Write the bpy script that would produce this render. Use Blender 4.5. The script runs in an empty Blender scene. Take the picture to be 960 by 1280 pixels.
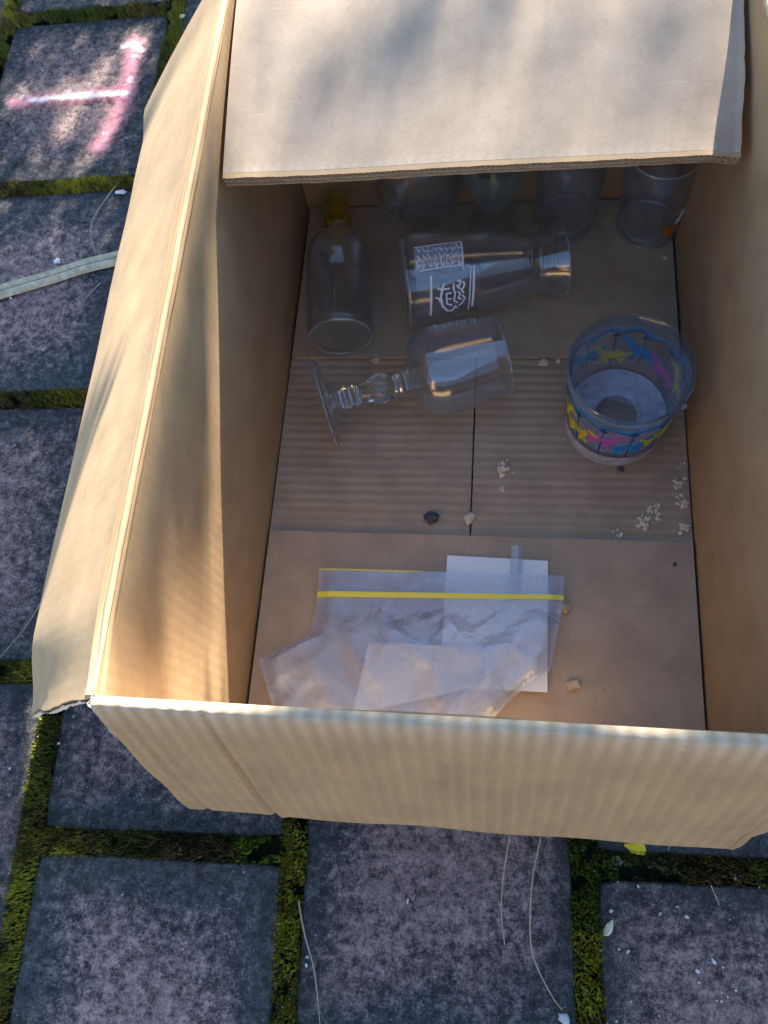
import bpy, bmesh, math, random
import numpy as np
from mathutils import Vector, Matrix, noise

random.seed(7); rng = np.random.default_rng(7)
SC = bpy.context.scene
COL = SC.collection
R = math.radians

# ------------------------------------------------------------------ camera
CAM = Vector((0.21787, -0.04910, 0.72063))
RT = Vector((0.99058866, 0.06987016, -0.11769562))
UP = Vector((-0.02403826, 0.93533544, 0.35294443))
FW = Vector((-0.13474516, 0.34679355, -0.92821224))
FPX = 1007.35                                   # focal length in pixels of the 960x1280 photograph
cam_d = bpy.data.cameras.new('camera'); cam = bpy.data.objects.new('camera', cam_d); COL.objects.link(cam)
cam.matrix_world = Matrix(((RT.x, UP.x, -FW.x, CAM.x), (RT.y, UP.y, -FW.y, CAM.y), (RT.z, UP.z, -FW.z, CAM.z), (0, 0, 0, 1)))
cam_d.sensor_fit = 'VERTICAL'; cam_d.sensor_height = 24.0; cam_d.lens = FPX * 24.0 / 1280.0
cam_d.clip_start = 0.01; cam_d.clip_end = 500
SC.camera = cam

def at(px, py, z=0.0):
    """point at height z seen at pixel (px, py) of the photograph"""
    d = FW + RT * ((px - 480) / FPX) - UP * ((py - 640) / FPX)
    return CAM + d * ((z - CAM.z) / d.z)

# ------------------------------------------------------------------ light
LD = Vector((-0.42, -1.89, -1.0)).normalized()   # direction the sunlight travels
SUN_EL = math.asin(-LD.z); SUN_AZ = math.atan2(-LD.x, -LD.y)
w = bpy.data.worlds.new('World'); SC.world = w; w.use_nodes = True
nt = w.node_tree; bg = nt.nodes['Background']
sky = nt.nodes.new('ShaderNodeTexSky'); sky.sky_type = 'NISHITA'; sky.sun_disc = False
sky.sun_elevation = SUN_EL; sky.sun_rotation = SUN_AZ; sky.air_density = 1.0; sky.dust_density = 0.3; sky.ozone_density = 2.5
nt.links.new(sky.outputs[0], bg.inputs[0]); bg.inputs[1].default_value = 0.066
sl = bpy.data.lights.new('sun', 'SUN'); sl.energy = 5.0; sl.angle = R(0.55); sl.color = (1.0, 0.93, 0.83)
so = bpy.data.objects.new('sun', sl); COL.objects.link(so)
so.rotation_euler = LD.to_track_quat('-Z', 'Y').to_euler(); so.location = (0.6, 2.0, 2.0)
vs = SC.view_settings; vs.view_transform = 'Standard'; vs.look = 'None'; vs.gamma = 1.0; vs.use_curve_mapping = False
vs.exposure = 2.75
SC.cycles.max_bounces = 20; SC.cycles.transmission_bounces = 20; SC.cycles.transparent_max_bounces = 24
SC.cycles.glossy_bounces = 8; SC.cycles.diffuse_bounces = 6; SC.cycles.use_denoising = True

# ------------------------------------------------------------------ helpers
class MB:
    def __init__(s): s.v = []; s.f = []; s.uv = {}
    def vert(s, p, uv=None):
        s.v.append(tuple(p))
        if uv is not None: s.uv[len(s.v) - 1] = uv
        return len(s.v) - 1
    def face(s, *i): s.f.append(tuple(i))
    def box(s, a, b):
        (x0, y0, z0), (x1, y1, z1) = a, b
        n = len(s.v)
        for p in ((x0,y0,z0),(x1,y0,z0),(x1,y1,z0),(x0,y1,z0),(x0,y0,z1),(x1,y0,z1),(x1,y1,z1),(x0,y1,z1)): s.vert(p)
        for f in ((0,3,2,1),(4,5,6,7),(0,1,5,4),(1,2,6,5),(2,3,7,6),(3,0,4,7)): s.f.append(tuple(n + k for k in f))
    def mesh(s, name, mat=None, smooth=False, recalc=True):
        me = bpy.data.meshes.new(name); me.from_pydata(s.v, [], s.f)
        if s.uv:
            ul = me.uv_layers.new(name='UVMap')
            for l in me.loops: ul.data[l.index].uv = s.uv.get(l.vertex_index, (0, 0))
        if recalc:
            bm = bmesh.new(); bm.from_mesh(me); bmesh.ops.recalc_face_normals(bm, faces=bm.faces); bm.to_mesh(me); bm.free()
        if smooth: me.polygons.foreach_set('use_smooth', [True] * len(me.polygons))
        if mat: me.materials.append(mat)
        if smooth: me.set_sharp_from_angle(angle=R(38))
        me.update(); return me
    def build(s, name, mat, parent=None, smooth=False, recalc=True):
        return put(name, s.mesh(name, mat, smooth, recalc), parent)

def put(name, me, parent=None):
    o = bpy.data.objects.new(name, me); COL.objects.link(o)
    if parent is not None: o.parent = parent
    return o
def tag(o, label=None, cat=None, group=None, kind=None):
    if label: o['label'] = label
    if cat: o['category'] = cat
    if group: o['group'] = group
    if kind: o['kind'] = kind
    return o
def empty(name, loc=(0, 0, 0), rot=None):
    o = bpy.data.objects.new(name, None); COL.objects.link(o); o.empty_display_size = 0.03
    o.location = loc
    if rot is not None: o.rotation_mode = 'QUATERNION'; o.rotation_quaternion = rot
    return o
def sm(a, b, x):
    t = min(1, max(0, (x - a) / (b - a))); return t * t * (3 - 2 * t)
def nz(x, y=0.0, z=0.0): return noise.noise(Vector((x, y, z)))

# ------------------------------------------------------------------ materials
def mat(name):
    m = bpy.data.materials.new(name); m.use_nodes = True
    n = m.node_tree.nodes; b = n['Principled BSDF']
    return m, m.node_tree, n, m.node_tree.links, b
def ramp(n, stops):
    r = n.new('ShaderNodeValToRGB'); e = r.color_ramp.elements
    e[0].position, e[0].color = stops[0][0], (*stops[0][1], 1); e[1].position, e[1].color = stops[-1][0], (*stops[-1][1], 1)
    for p, c in stops[1:-1]:
        k = e.new(p); k.color = (*c, 1)
    return r
def g(v): return (v, v, v)
def math_(n, l, op, a, b=None, c=None):
    m = n.new('ShaderNodeMath'); m.operation = op
    for i, x in enumerate((a, b, c)):
        if x is None: continue
        if hasattr(x, 'default_value') or hasattr(x, 'links'): l.new(x, m.inputs[i])
        else: m.inputs[i].default_value = x
    return m.outputs[0]
def noise_(n, l, vec, scale, detail=4, rough=0.55, dist=0.0):
    t = n.new('ShaderNodeTexNoise'); t.inputs['Scale'].default_value = scale; t.inputs['Detail'].default_value = detail
    t.inputs['Roughness'].default_value = rough; t.inputs['Distortion'].default_value = dist
    if vec is not None: l.new(vec, t.inputs['Vector'])
    return t.outputs['Fac']
def mix_(n, l, fac, a, b, mode='MIX'):
    m = n.new('ShaderNodeMix'); m.data_type = 'RGBA'; m.blend_type = mode
    for s, x in ((m.inputs[0], fac), (m.inputs[6], a), (m.inputs[7], b)):
        if isinstance(x, (int, float)): s.default_value = x
        elif isinstance(x, tuple): s.default_value = (*x, 1)
        else: l.new(x, s)
    return m.outputs[2]
def bump_(n, l, h, dist, strength=1.0, prev=None):
    b = n.new('ShaderNodeBump'); b.inputs['Strength'].default_value = strength; b.inputs['Distance'].default_value = dist
    l.new(h, b.inputs['Height'])
    if prev is not None: l.new(prev, b.inputs['Normal'])
    return b.outputs[0]

def cardboard(name, base, rib=0.00002, pitch=0.0088):
    m, t, n, l, b = mat(name)
    uv = n.new('ShaderNodeTexCoord').outputs['UV']
    sp = n.new('ShaderNodeSeparateXYZ'); l.new(uv, sp.inputs[0])
    warp = noise_(n, l, uv, 22, 2)
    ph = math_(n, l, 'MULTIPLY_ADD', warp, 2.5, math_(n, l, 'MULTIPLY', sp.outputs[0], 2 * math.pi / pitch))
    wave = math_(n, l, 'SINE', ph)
    mask = noise_(n, l, uv, 14, 3)
    wv = math_(n, l, 'MULTIPLY', wave, math_(n, l, 'POWER', mask, 1.2))
    mp = n.new('ShaderNodeMapping'); l.new(uv, mp.inputs[0]); mp.inputs['Scale'].default_value = (260, 900, 1)
    fib = noise_(n, l, mp.outputs[0], 1.0, 4, 0.7)
    blot = noise_(n, l, uv, 28, 6, 0.62)
    big = noise_(n, l, uv, 6, 3)
    c = ramp(n, [(0.25, tuple(x * 0.80 for x in base)), (0.55, base), (0.8, tuple(min(1, x * 1.13) for x in base))]); l.new(blot, c.inputs[0])
    f = ramp(n, [(0.3, g(0.86)), (0.7, g(1.06))]); l.new(fib, f.inputs[0])
    col = mix_(n, l, 1.0, c.outputs[0], f.outputs[0], 'MULTIPLY')
    st = ramp(n, [(0.60, g(1)), (0.78, (0.72, 0.64, 0.56))]); l.new(big, st.inputs[0])
    col = mix_(n, l, 0.7, col, st.outputs[0], 'MULTIPLY')
    sv = n.new('ShaderNodeTexVoronoi'); sv.inputs['Scale'].default_value = 45; l.new(uv, sv.inputs['Vector'])
    sr = ramp(n, [(0.02, g(0.25)), (0.05, g(1.0))]); l.new(sv.outputs['Distance'], sr.inputs[0])
    col = mix_(n, l, 0.6, col, sr.outputs[0], 'MULTIPLY')
    ms = n.new('ShaderNodeMapping'); l.new(uv, ms.inputs[0]); ms.inputs['Rotation'].default_value = (0, 0, 0.6); ms.inputs['Scale'].default_value = (18, 420, 1)
    scr = ramp(n, [(0.69, g(0)), (0.73, g(1))]); l.new(noise_(n, l, ms.outputs[0], 1.0, 3, 0.5), scr.inputs[0])
    col = mix_(n, l, math_(n, l, 'MULTIPLY', scr.outputs[0], 0.30), col, tuple(min(1, x * 1.45) for x in base))
    rb = ramp(n, [(0.1, g(0.93)), (0.9, g(1.04))]); l.new(math_(n, l, 'MULTIPLY_ADD', wv, 0.8, 0.5), rb.inputs[0]); col = mix_(n, l, 1.0 if rib > 0.0004 else 0.08, col, rb.outputs[0], 'MULTIPLY')  # rib light and shade put into the colour, with slight scuffing
    at_ = n.new('ShaderNodeAttribute'); at_.attribute_name = 'wear'
    wn = math_(n, l, 'MULTIPLY', at_.outputs['Fac'], math_(n, l, 'MULTIPLY_ADD', wave, 0.22, math_(n, l, 'MULTIPLY_ADD', fib, 0.8, 0.1)))
    col = mix_(n, l, wn, col, (0.66, 0.60, 0.50))
    l.new(col, b.inputs['Base Color']); b.inputs['Roughness'].default_value = 0.82; b.inputs['Specular IOR Level'].default_value = 0.25
    b1 = bump_(n, l, wv, rib, 1.0); b2 = bump_(n, l, fib, 0.00012, 0.6, b1); b3 = bump_(n, l, blot, 0.0003, 0.5, b2)
    l.new(b3, b.inputs['Normal']); return m
M = {}
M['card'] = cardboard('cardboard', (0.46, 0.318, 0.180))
M['card_wall'] = cardboard('cardboard_walls', (0.37, 0.245, 0.130), 0.00007)  # same board as the flaps, darkened to deepen the shade inside
M['card_pale'] = cardboard('cardboard_skylit', (0.45, 0.345, 0.245))  # cool sky light and grazing sheen put into the leaning flap's colour
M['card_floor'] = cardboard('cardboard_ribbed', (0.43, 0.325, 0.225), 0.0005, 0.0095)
M['card_end'] = cardboard('cardboard_inside', (0.44, 0.332, 0.232))
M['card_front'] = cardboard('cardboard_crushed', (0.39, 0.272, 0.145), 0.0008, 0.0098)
m, t, n, l, b = mat('torn_paper'); b.inputs['Base Color'].default_value = (0.66, 0.62, 0.54, 1); b.inputs['Roughness'].default_value = 0.95; M['torn'] = m

def simple(key, col, rough=0.6, spec=0.4, var=0.25, scale=80, bump=0.0, trans=0.0):
    m, t, n, l, b = mat(key)
    tc = n.new('ShaderNodeTexCoord').outputs['Object']
    f = noise_(n, l, tc, scale, 5)
    c = ramp(n, [(0.3, tuple(x * (1 - var) for x in col)), (0.7, tuple(min(1, x * (1 + var)) for x in col))]); l.new(f, c.inputs[0])
    l.new(c.outputs[0], b.inputs['Base Color']); b.inputs['Roughness'].default_value = rough; b.inputs['Specular IOR Level'].default_value = spec
    if bump: l.new(bump_(n, l, f, bump, 0.7), b.inputs['Normal'])
    if trans: b.inputs['Transmission Weight'].default_value = trans
    M[key] = m; return m
simple('paper', (0.83, 0.84, 0.83), 0.7, 0.3, 0.02, 30)
simple('paper_warm', (0.74, 0.71, 0.66), 0.8, 0.3, 0.04, 30)
simple('zip_yellow', (0.78, 0.70, 0.06), 0.35, 0.5, 0.05, 60)
simple('foam_crumb', (0.70, 0.60, 0.46), 0.9, 0.2, 0.2, 300, 0.0006)
simple('wood_chip', (0.55, 0.42, 0.26), 0.8, 0.2, 0.25, 200, 0.0004)
simple('pebble', (0.07, 0.075, 0.085), 0.7, 0.3, 0.3, 200, 0.0005)
simple('straw', (0.52, 0.46, 0.31), 0.75, 0.3, 0.3, 120, 0.0004)
simple('needle', (0.42, 0.33, 0.22), 0.7, 0.3, 0.25, 60)
simple('petal', (0.85, 0.60, 0.02), 0.5, 0.4, 0.12, 200)
simple('seed', (0.60, 0.54, 0.40), 0.7, 0.3, 0.2, 200)
simple('grit', (0.52, 0.53, 0.55), 0.7, 0.3, 0.3, 90)
simple('bark', (0.11, 0.075, 0.05), 0.95, 0.1, 0.4, 30, 0.01)
simple('print_white', (0.85, 0.87, 0.92), 0.4, 0.4, 0.03, 50)
simple('print_navy', (0.02, 0.05, 0.16), 0.4, 0.4, 0.1, 50)
for k, c in {'blue': (0.01, 0.27, 0.80), 'yellow': (0.80, 0.70, 0.03), 'magenta': (0.62, 0.10, 0.55), 'teal': (0.0, 0.32, 0.42), 'orange': (0.72, 0.20, 0.03)}.items():
    simple('print_' + k, c, 0.4, 0.4, 0.06, 50)

def glass(key, col=(0.985, 0.99, 0.99), rough=0.0, haze=0.040, hz=(0.60, 0.74, 0.92), f0=0.10):
    """thin-walled glass: passes light straight on, mirrors more towards the edge, a trace of dust and a painted pale outline"""
    m, t, n, l, b = mat(key); n.remove(b); out = n['Material Output']
    tr = n.new('ShaderNodeBsdfTransparent'); tr.inputs[0].default_value = (*col, 1)
    gs = n.new('ShaderNodeBsdfGlossy'); gs.inputs['Roughness'].default_value = 0.015 + rough
    df = n.new('ShaderNodeBsdfDiffuse'); df.inputs['Color'].default_value = (*hz, 1)
    tl = n.new('ShaderNodeBsdfTranslucent'); tl.inputs['Color'].default_value = (*hz, 1)
    dd = n.new('ShaderNodeAddShader') if False else n.new('ShaderNodeMixShader'); l.new(df.outputs[0], dd.inputs[1]); l.new(tl.outputs[0], dd.inputs[2]); dd.inputs[0].default_value = 0.5
    tc = n.new('ShaderNodeTexCoord').outputs['Object']
    lw = n.new('ShaderNodeLayerWeight'); lw.inputs[0].default_value = 0.5
    f = noise_(n, l, tc, 70, 5, 0.65)
    r0 = ramp(n, [(0.35, g(haze * 0.5)), (0.72, g(min(1, haze * 1.7)))]); l.new(f, r0.inputs[0])
    outline = math_(n, l, 'MULTIPLY_ADD', math_(n, l, 'POWER', lw.outputs['Facing'], 9.0), 34.0, math_(n, l, 'MULTIPLY_ADD', math_(n, l, 'POWER', lw.outputs['Facing'], 2.0), 3.0, 1.0))      # pale haze painted stronger towards the edge as a bright outline
    r = n.new('ShaderNodeMath'); r.operation = 'MULTIPLY'; r.use_clamp = True; l.new(r0.outputs[0], r.inputs[0]); l.new(outline, r.inputs[1])
    mx = n.new('ShaderNodeMixShader'); l.new(r.outputs[0], mx.inputs[0]); l.new(tr.outputs[0], mx.inputs[1]); l.new(dd.outputs[0], mx.inputs[2])
    fr = math_(n, l, 'MULTIPLY_ADD', math_(n, l, 'POWER', lw.outputs['Facing'], 3.0), 0.85, f0)
    m2 = n.new('ShaderNodeMixShader'); l.new(fr, m2.inputs[0]); l.new(mx.outputs[0], m2.inputs[1]); l.new(gs.outputs[0], m2.inputs[2])
    l.new(m2.outputs[0], out.inputs[0]); M[key] = m
glass('glass_clear')
glass('glass_rim', (0.95, 0.97, 0.98), 0.02, 0.28, (0.66, 0.74, 0.84), 0.12)
glass('glass_grey', (0.975, 0.985, 0.98), 0.0, 0.034)
glass('glass_tint', (0.965, 0.98, 0.995), 0.0, 0.014, (0.52, 0.66, 0.90), 0.07)
glass('glass_foot', (0.97, 0.98, 0.99), 0.0, 0.05, (0.55, 0.64, 0.74))
glass('glass_aqua', (0.86, 0.94, 0.96), 0.02, 0.07, (0.5, 0.68, 0.75))
glass('glass_amber', (0.97, 0.90, 0.30), 0.02, 0.035, (0.80, 0.70, 0.05))
glass('glass_blue', (0.80, 0.90, 0.97), 0.02, 0.018, (0.40, 0.60, 0.88), 0.08)
glass('glass_frost', (0.95, 0.97, 1.0), 0.28, 0.45, (0.66, 0.72, 0.88), 0.03)
m, t, n, l, b = mat('glass_solid'); n.remove(b); gl = n.new('ShaderNodeBsdfGlass'); gl.inputs['IOR'].default_value = 1.5; gl.inputs['Color'].default_value = (0.98, 0.99, 0.99, 1); l.new(gl.outputs[0], n['Material Output'].inputs[0]); M['glass_solid'] = m
def paint_on_glass(key, col):
    m, t, n, l, b = mat(key); n.remove(b)
    df = n.new('ShaderNodeBsdfDiffuse'); tl = n.new('ShaderNodeBsdfTranslucent'); mx = n.new('ShaderNodeMixShader'); mx.inputs[0].default_value = 0.5
    for x in (df, tl): x.inputs['Color'].default_value = (*col, 1)
    l.new(df.outputs[0], mx.inputs[1]); l.new(tl.outputs[0], mx.inputs[2]); l.new(mx.outputs[0], n['Material Output'].inputs[0]); M[key] = m
for k, c in {'blue': (0.02, 0.38, 0.92), 'yellow': (0.88, 0.80, 0.05), 'magenta': (0.75, 0.18, 0.68), 'teal': (0.02, 0.45, 0.58), 'orange': (0.80, 0.25, 0.04), 'navy': (0.03, 0.08, 0.24)}.items(): paint_on_glass('print_' + k, c)
m, t, n, l, b = mat('print_veil'); n.remove(b); tr = n.new('ShaderNodeBsdfTransparent'); df = n.new('ShaderNodeBsdfDiffuse'); df.inputs[0].default_value = (0.75, 0.80, 0.9, 1)
mx = n.new('ShaderNodeMixShader'); mx.inputs[0].default_value = 0.38; l.new(tr.outputs[0], mx.inputs[1]); l.new(df.outputs[0], mx.inputs[2]); l.new(mx.outputs[0], n['Material Output'].inputs[0]); M['print_veil'] = m

# clear film: thin, so it lets light straight through and keeps only a sheen and a milky veil
def film(key, veil, hz, bscale=70, bdist=0.0010):
    m, t, n, l, b = mat(key); n.remove(b); out = n['Material Output']
    tc = n.new('ShaderNodeTexCoord').outputs['Object']
    tr = n.new('ShaderNodeBsdfTransparent'); tr.inputs[0].default_value = (0.95, 0.96, 0.97, 1)
    gs = n.new('ShaderNodeBsdfGlossy'); gs.inputs['Roughness'].default_value = 0.12
    df = n.new('ShaderNodeBsdfDiffuse'); df.inputs[0].default_value = (*hz, 1)
    f1 = noise_(n, l, tc, bscale, 4, 0.6, 0.6); f2 = noise_(n, l, tc, 16, 5, 0.65, 1.2)
    bn = bump_(n, l, f1, bdist, 1.0); bn = bump_(n, l, f2, 0.0025, 0.8, bn)
    l.new(bn, gs.inputs['Normal']); l.new(bn, df.inputs['Normal'])
    fr = n.new('ShaderNodeFresnel'); fr.inputs[0].default_value = 1.5; l.new(bn, fr.inputs['Normal'])
    r = ramp(n, [(0.35, g(veil * 0.75)), (0.5, g(veil)), (0.68, g(min(1, veil * 1.5)))]); l.new(f2, r.inputs[0])
    m1 = n.new('ShaderNodeMixShader'); l.new(r.outputs[0], m1.inputs[0]); l.new(tr.outputs[0], m1.inputs[1]); l.new(df.outputs[0], m1.inputs[2])
    m2 = n.new('ShaderNodeMixShader'); l.new(math_(n, l, 'MINIMUM', math_(n, l, 'MULTIPLY', fr.outputs[0], 1.5), 0.22), m2.inputs[0]); l.new(m1.outputs[0], m2.inputs[1]); l.new(gs.outputs[0], m2.inputs[2])
    l.new(m2.outputs[0], out.inputs[0]); M[key] = m
film('film', 0.46, (0.42, 0.53, 0.72))
film('film_clip', 0.16, (0.55, 0.70, 0.9), 30, 0.0004)

# pavers: weathered dark face, worn pinkish middle, pale flecks
HX, HY = 0.2416 / 2 - 0.0093, 0.2964 / 2 - 0.0093
def paver_nodes(n, l, vec, local, rnd):
    sp = n.new('ShaderNodeSeparateXYZ'); l.new(local, sp.inputs[0])
    ax = math_(n, l, 'DIVIDE', math_(n, l, 'ABSOLUTE', sp.outputs[0]), HX); ay = math_(n, l, 'DIVIDE', math_(n, l, 'ABSOLUTE', sp.outputs[1]), HY)
    d = math_(n, l, 'SMOOTH_MAX', ax, ay, 0.3)
    big = noise_(n, l, vec, 9, 5, 0.6); mid = noise_(n, l, vec, 75, 6, 0.75); fine = math_(n, l, 'MULTIPLY_ADD', noise_(n, l, vec, 170, 5, 0.8), 0.6, math_(n, l, 'MULTIPLY', noise_(n, l, vec, 520, 3, 0.8), 0.4))
    s = math_(n, l, 'MULTIPLY_ADD', big, -1.15, d); s = math_(n, l, 'MULTIPLY_ADD', mid, -0.75, s); s = math_(n, l, 'MULTIPLY_ADD', fine, -1.3, math_(n, l, 'ADD', s, 0.65)); s = math_(n, l, 'MULTIPLY_ADD', rnd, 0.35, s)
    worn = ramp(n, [(0.0, g(1)), (0.40, g(0))]); l.new(math_(n, l, 'ADD', s, 0.36), worn.inputs[0])
    dark = ramp(n, [(0.42, (0.022, 0.023, 0.027)), (0.50, (0.062, 0.062, 0.069)), (0.60, (0.16, 0.157, 0.16))]); l.new(math_(n, l, 'MULTIPLY_ADD', fine, 0.6, math_(n, l, 'MULTIPLY', mid, 0.4)), dark.inputs[0])
    pink = ramp(n, [(0.42, (0.042, 0.036, 0.038)), (0.49, (0.215, 0.148, 0.138)), (0.59, (0.47, 0.34, 0.31))]); l.new(math_(n, l, 'MULTIPLY_ADD', fine, 0.55, math_(n, l, 'MULTIPLY', mid, 0.45)), pink.inputs[0])
    col = mix_(n, l, worn.outputs[0], dark.outputs[0], pink.outputs[0])
    v = n.new('ShaderNodeTexVoronoi'); v.inputs['Scale'].default_value = 75; l.new(vec, v.inputs['Vector'])
    fl = ramp(n, [(0.07, g(1)), (0.16, g(0))]); l.new(v.outputs['Distance'], fl.inputs[0])
    gate = ramp(n, [(0.60, g(0)), (0.66, g(1))]); l.new(noise_(n, l, vec, 31, 2), gate.inputs[0])
    col = mix_(n, l, math_(n, l, 'MULTIPLY', math_(n, l, 'MULTIPLY', fl.outputs[0], gate.outputs[0]), 0.8), col, (0.42, 0.44, 0.48))
    pv = n.new('ShaderNodeTexVoronoi'); pv.inputs['Scale'].default_value = 190; l.new(vec, pv.inputs['Vector'])
    pit = ramp(n, [(0.10, g(0.35)), (0.24, g(1.0))]); l.new(pv.outputs['Distance'], pit.inputs[0]); col = mix_(n, l, 0.75, col, pit.outputs[0], 'MULTIPLY')
    v2 = n.new('ShaderNodeTexVoronoi'); v2.inputs['Scale'].default_value = 240; l.new(vec, v2.inputs['Vector'])
    f3 = ramp(n, [(0.10, g(1)), (0.2, g(0))]); l.new(v2.outputs['Distance'], f3.inputs[0]); g3 = ramp(n, [(0.52, g(0)), (0.60, g(1))]); l.new(noise_(n, l, vec, 120, 2), g3.inputs[0])
    col = mix_(n, l, math_(n, l, 'MULTIPLY', math_(n, l, 'MULTIPLY', f3.outputs[0], g3.outputs[0]), 0.6), col, (0.42, 0.41, 0.43))
    gm = ramp(n, [(0.55, g(0)), (0.75, g(1))]); l.new(math_(n, l, 'MULTIPLY_ADD', big, 0.5, math_(n, l, 'MULTIPLY', d, 0.42)), gm.inputs[0])
    col = mix_(n, l, math_(n, l, 'MULTIPLY', gm.outputs[0], 0.35), col, (0.07, 0.078, 0.05))
    tone = ramp(n, [(0.0, g(0.72)), (0.5, (1.0, 0.99, 0.98)), (1.0, (1.28, 1.22, 1.22))]); l.new(rnd, tone.inputs[0])
    col = mix_(n, l, 1.0, col, tone.outputs[0], 'MULTIPLY')
    return col, mid, fine
m, t, n, l, b = mat('paver')
oc = n.new('ShaderNodeTexCoord').outputs['Object']; oi = n.new('ShaderNodeObjectInfo').outputs['Random']
va = n.new('ShaderNodeVectorMath'); va.operation = 'ADD'; l.new(oc, va.inputs[0])
cb = n.new('ShaderNodeCombineXYZ'); l.new(math_(n, l, 'MULTIPLY', oi, 37.0), cb.inputs[0]); l.new(math_(n, l, 'MULTIPLY', oi, 91.0), cb.inputs[1]); l.new(cb.outputs[0], va.inputs[1])
col, mid, fine = paver_nodes(n, l, va.outputs[0], oc, oi)
l.new(col, b.inputs['Base Color']); b.inputs['Roughness'].default_value = 0.88; b.inputs['Specular IOR Level'].default_value = 0.25
l.new(bump_(n, l, fine, 0.0030, 0.9, bump_(n, l, mid, 0.003, 0.7)), b.inputs['Normal']); M['paver'] = m

# pavement geometry (from the joints in the photograph)
GYAW = R(1.904); GX, GPX, GY, GPY, ZG = -0.1883, 0.2416, -0.0890, 0.2964, -0.012
UX = Vector((math.cos(GYAW), math.sin(GYAW), 0)); UY = Vector((-math.sin(GYAW), math.cos(GYAW), 0))
def G(u, v, z=0.0): return UX * u + UY * v + Vector((0, 0, z))
ZB = ZG - 0.024

# bed of soil and paving that carries on to the horizon
m, t, n, l, b = mat('joint_bed')
oc = n.new('ShaderNodeTexCoord').outputs['Object']
mp = n.new('ShaderNodeMapping'); mp.vector_type = 'TEXTURE'; l.new(oc, mp.inputs[0]); mp.inputs['Rotation'].default_value = (0, 0, GYAW)
sp = n.new('ShaderNodeSeparateXYZ'); l.new(mp.outputs[0], sp.inputs[0])
cb = n.new('ShaderNodeCombineXYZ'); l.new(math_(n, l, 'ADD', sp.outputs[1], -GY), cb.inputs[0]); l.new(math_(n, l, 'ADD', sp.outputs[0], -GX), cb.inputs[1])
br = n.new('ShaderNodeTexBrick'); l.new(cb.outputs[0], br.inputs[0]); br.offset = 0.5; br.squash = 1.0
br.inputs['Scale'].default_value = 1.0; br.inputs['Brick Width'].default_value = GPY; br.inputs['Row Height'].default_value = GPX; br.inputs['Mortar Size'].default_value = 0.014
br.inputs['Color1'].default_value = (0.10, 0.10, 0.12, 1); br.inputs['Color2'].default_value = (0.17, 0.145, 0.155, 1); br.inputs['Mortar'].default_value = (0.035, 0.042, 0.014, 1)
nn = noise_(n, l, oc, 60, 6, 0.7); r = ramp(n, [(0.3, g(0.6)), (0.7, g(1.3))]); l.new(nn, r.inputs[0])
far = mix_(n, l, 1.0, br.outputs['Color'], r.outputs[0], 'MULTIPLY')
soil = ramp(n, [(0.3, (0.012, 0.014, 0.006)), (0.6, (0.035, 0.04, 0.012)), (0.8, (0.06, 0.05, 0.025))]); l.new(nn, soil.inputs[0])
ln = n.new('ShaderNodeVectorMath'); ln.operation = 'LENGTH'; l.new(oc, ln.inputs[0])
nr = ramp(n, [(0.0, g(0)), (0.02, g(1))]); l.new(math_(n, l, 'SUBTRACT', ln.outputs['Value'], 1.5), nr.inputs[0])
l.new(mix_(n, l, nr.outputs[0], soil.outputs[0], far), b.inputs['Base Color']); b.inputs['Roughness'].default_value = 0.95
l.new(bump_(n, l, nn, 0.006, 0.8), b.inputs['Normal']); M['bed'] = m
gb = MB()
for p in ((-60, -60), (60, -60), (60, 60), (-60, 60)): gb.vert((p[0], p[1], ZB))
gb.face(0, 1, 2, 3)
ground = tag(gb.build('pavement', M['bed']), kind='structure')

# four paver shapes, shared
def paver_mesh(seed):
    mb = MB(); N = 12; top = []
    def wob(x, y, a): return a * nz(x * 55 + seed * 9.1, y * 55, seed * 3.7)
    rows = []
    for ring, (ins, dz) in enumerate(((0.0, -0.045), (0.0, -0.006), (0.0007, -0.0012), (0.0022, -0.0001))):
        idx = []
        per = [(-1 + 2 * k / N, -1) for k in range(N)] + [(1, -1 + 2 * k / N) for k in range(N)] + [(1 - 2 * k / N, 1) for k in range(N)] + [(-1, 1 - 2 * k / N) for k in range(N)]
        for (a, c) in per:
            x, y = a * HX, c * HY
            cr = 0.0025 * (max(0, abs(a) + abs(c) - 1.8) / 0.2)           # rounded corners
            e = wob(x, y, 0.0014) - 0.0006
            x2 = x - math.copysign(ins + cr - e, a) * (abs(a) > 0.999 or 0.0); y2 = y - math.copysign(ins + cr - e, c) * (abs(c) > 0.999 or 0.0)
            z = dz + (0.0008 * nz(x * 25, y * 25, seed) if ring > 0 else 0)
            idx.append(mb.vert((x2, y2, z)))
        rows.append(idx)
    for A, B in zip(rows, rows[1:]):
        for k in range(len(A)): mb.face(A[k], A[(k + 1) % len(A)], B[(k + 1) % len(A)], B[k])
    T = rows[-1]; L = len(T); inner = []
    for k in range(L):
        x, y, z = mb.v[T[k]]; inner.append(mb.vert((x * 0.55, y * 0.55, 0.0006 * nz(x * 20, y * 20, seed + 4))))
    for k in range(L): mb.face(T[k], T[(k + 1) % L], inner[(k + 1) % L], inner[k])
    mb.face(*inner)
    return mb.mesh('paver', M['paver'], smooth=False)
PM = [paver_mesh(s) for s in (1.3, 2.9, 4.1, 6.6)]
PAV = {}
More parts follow.
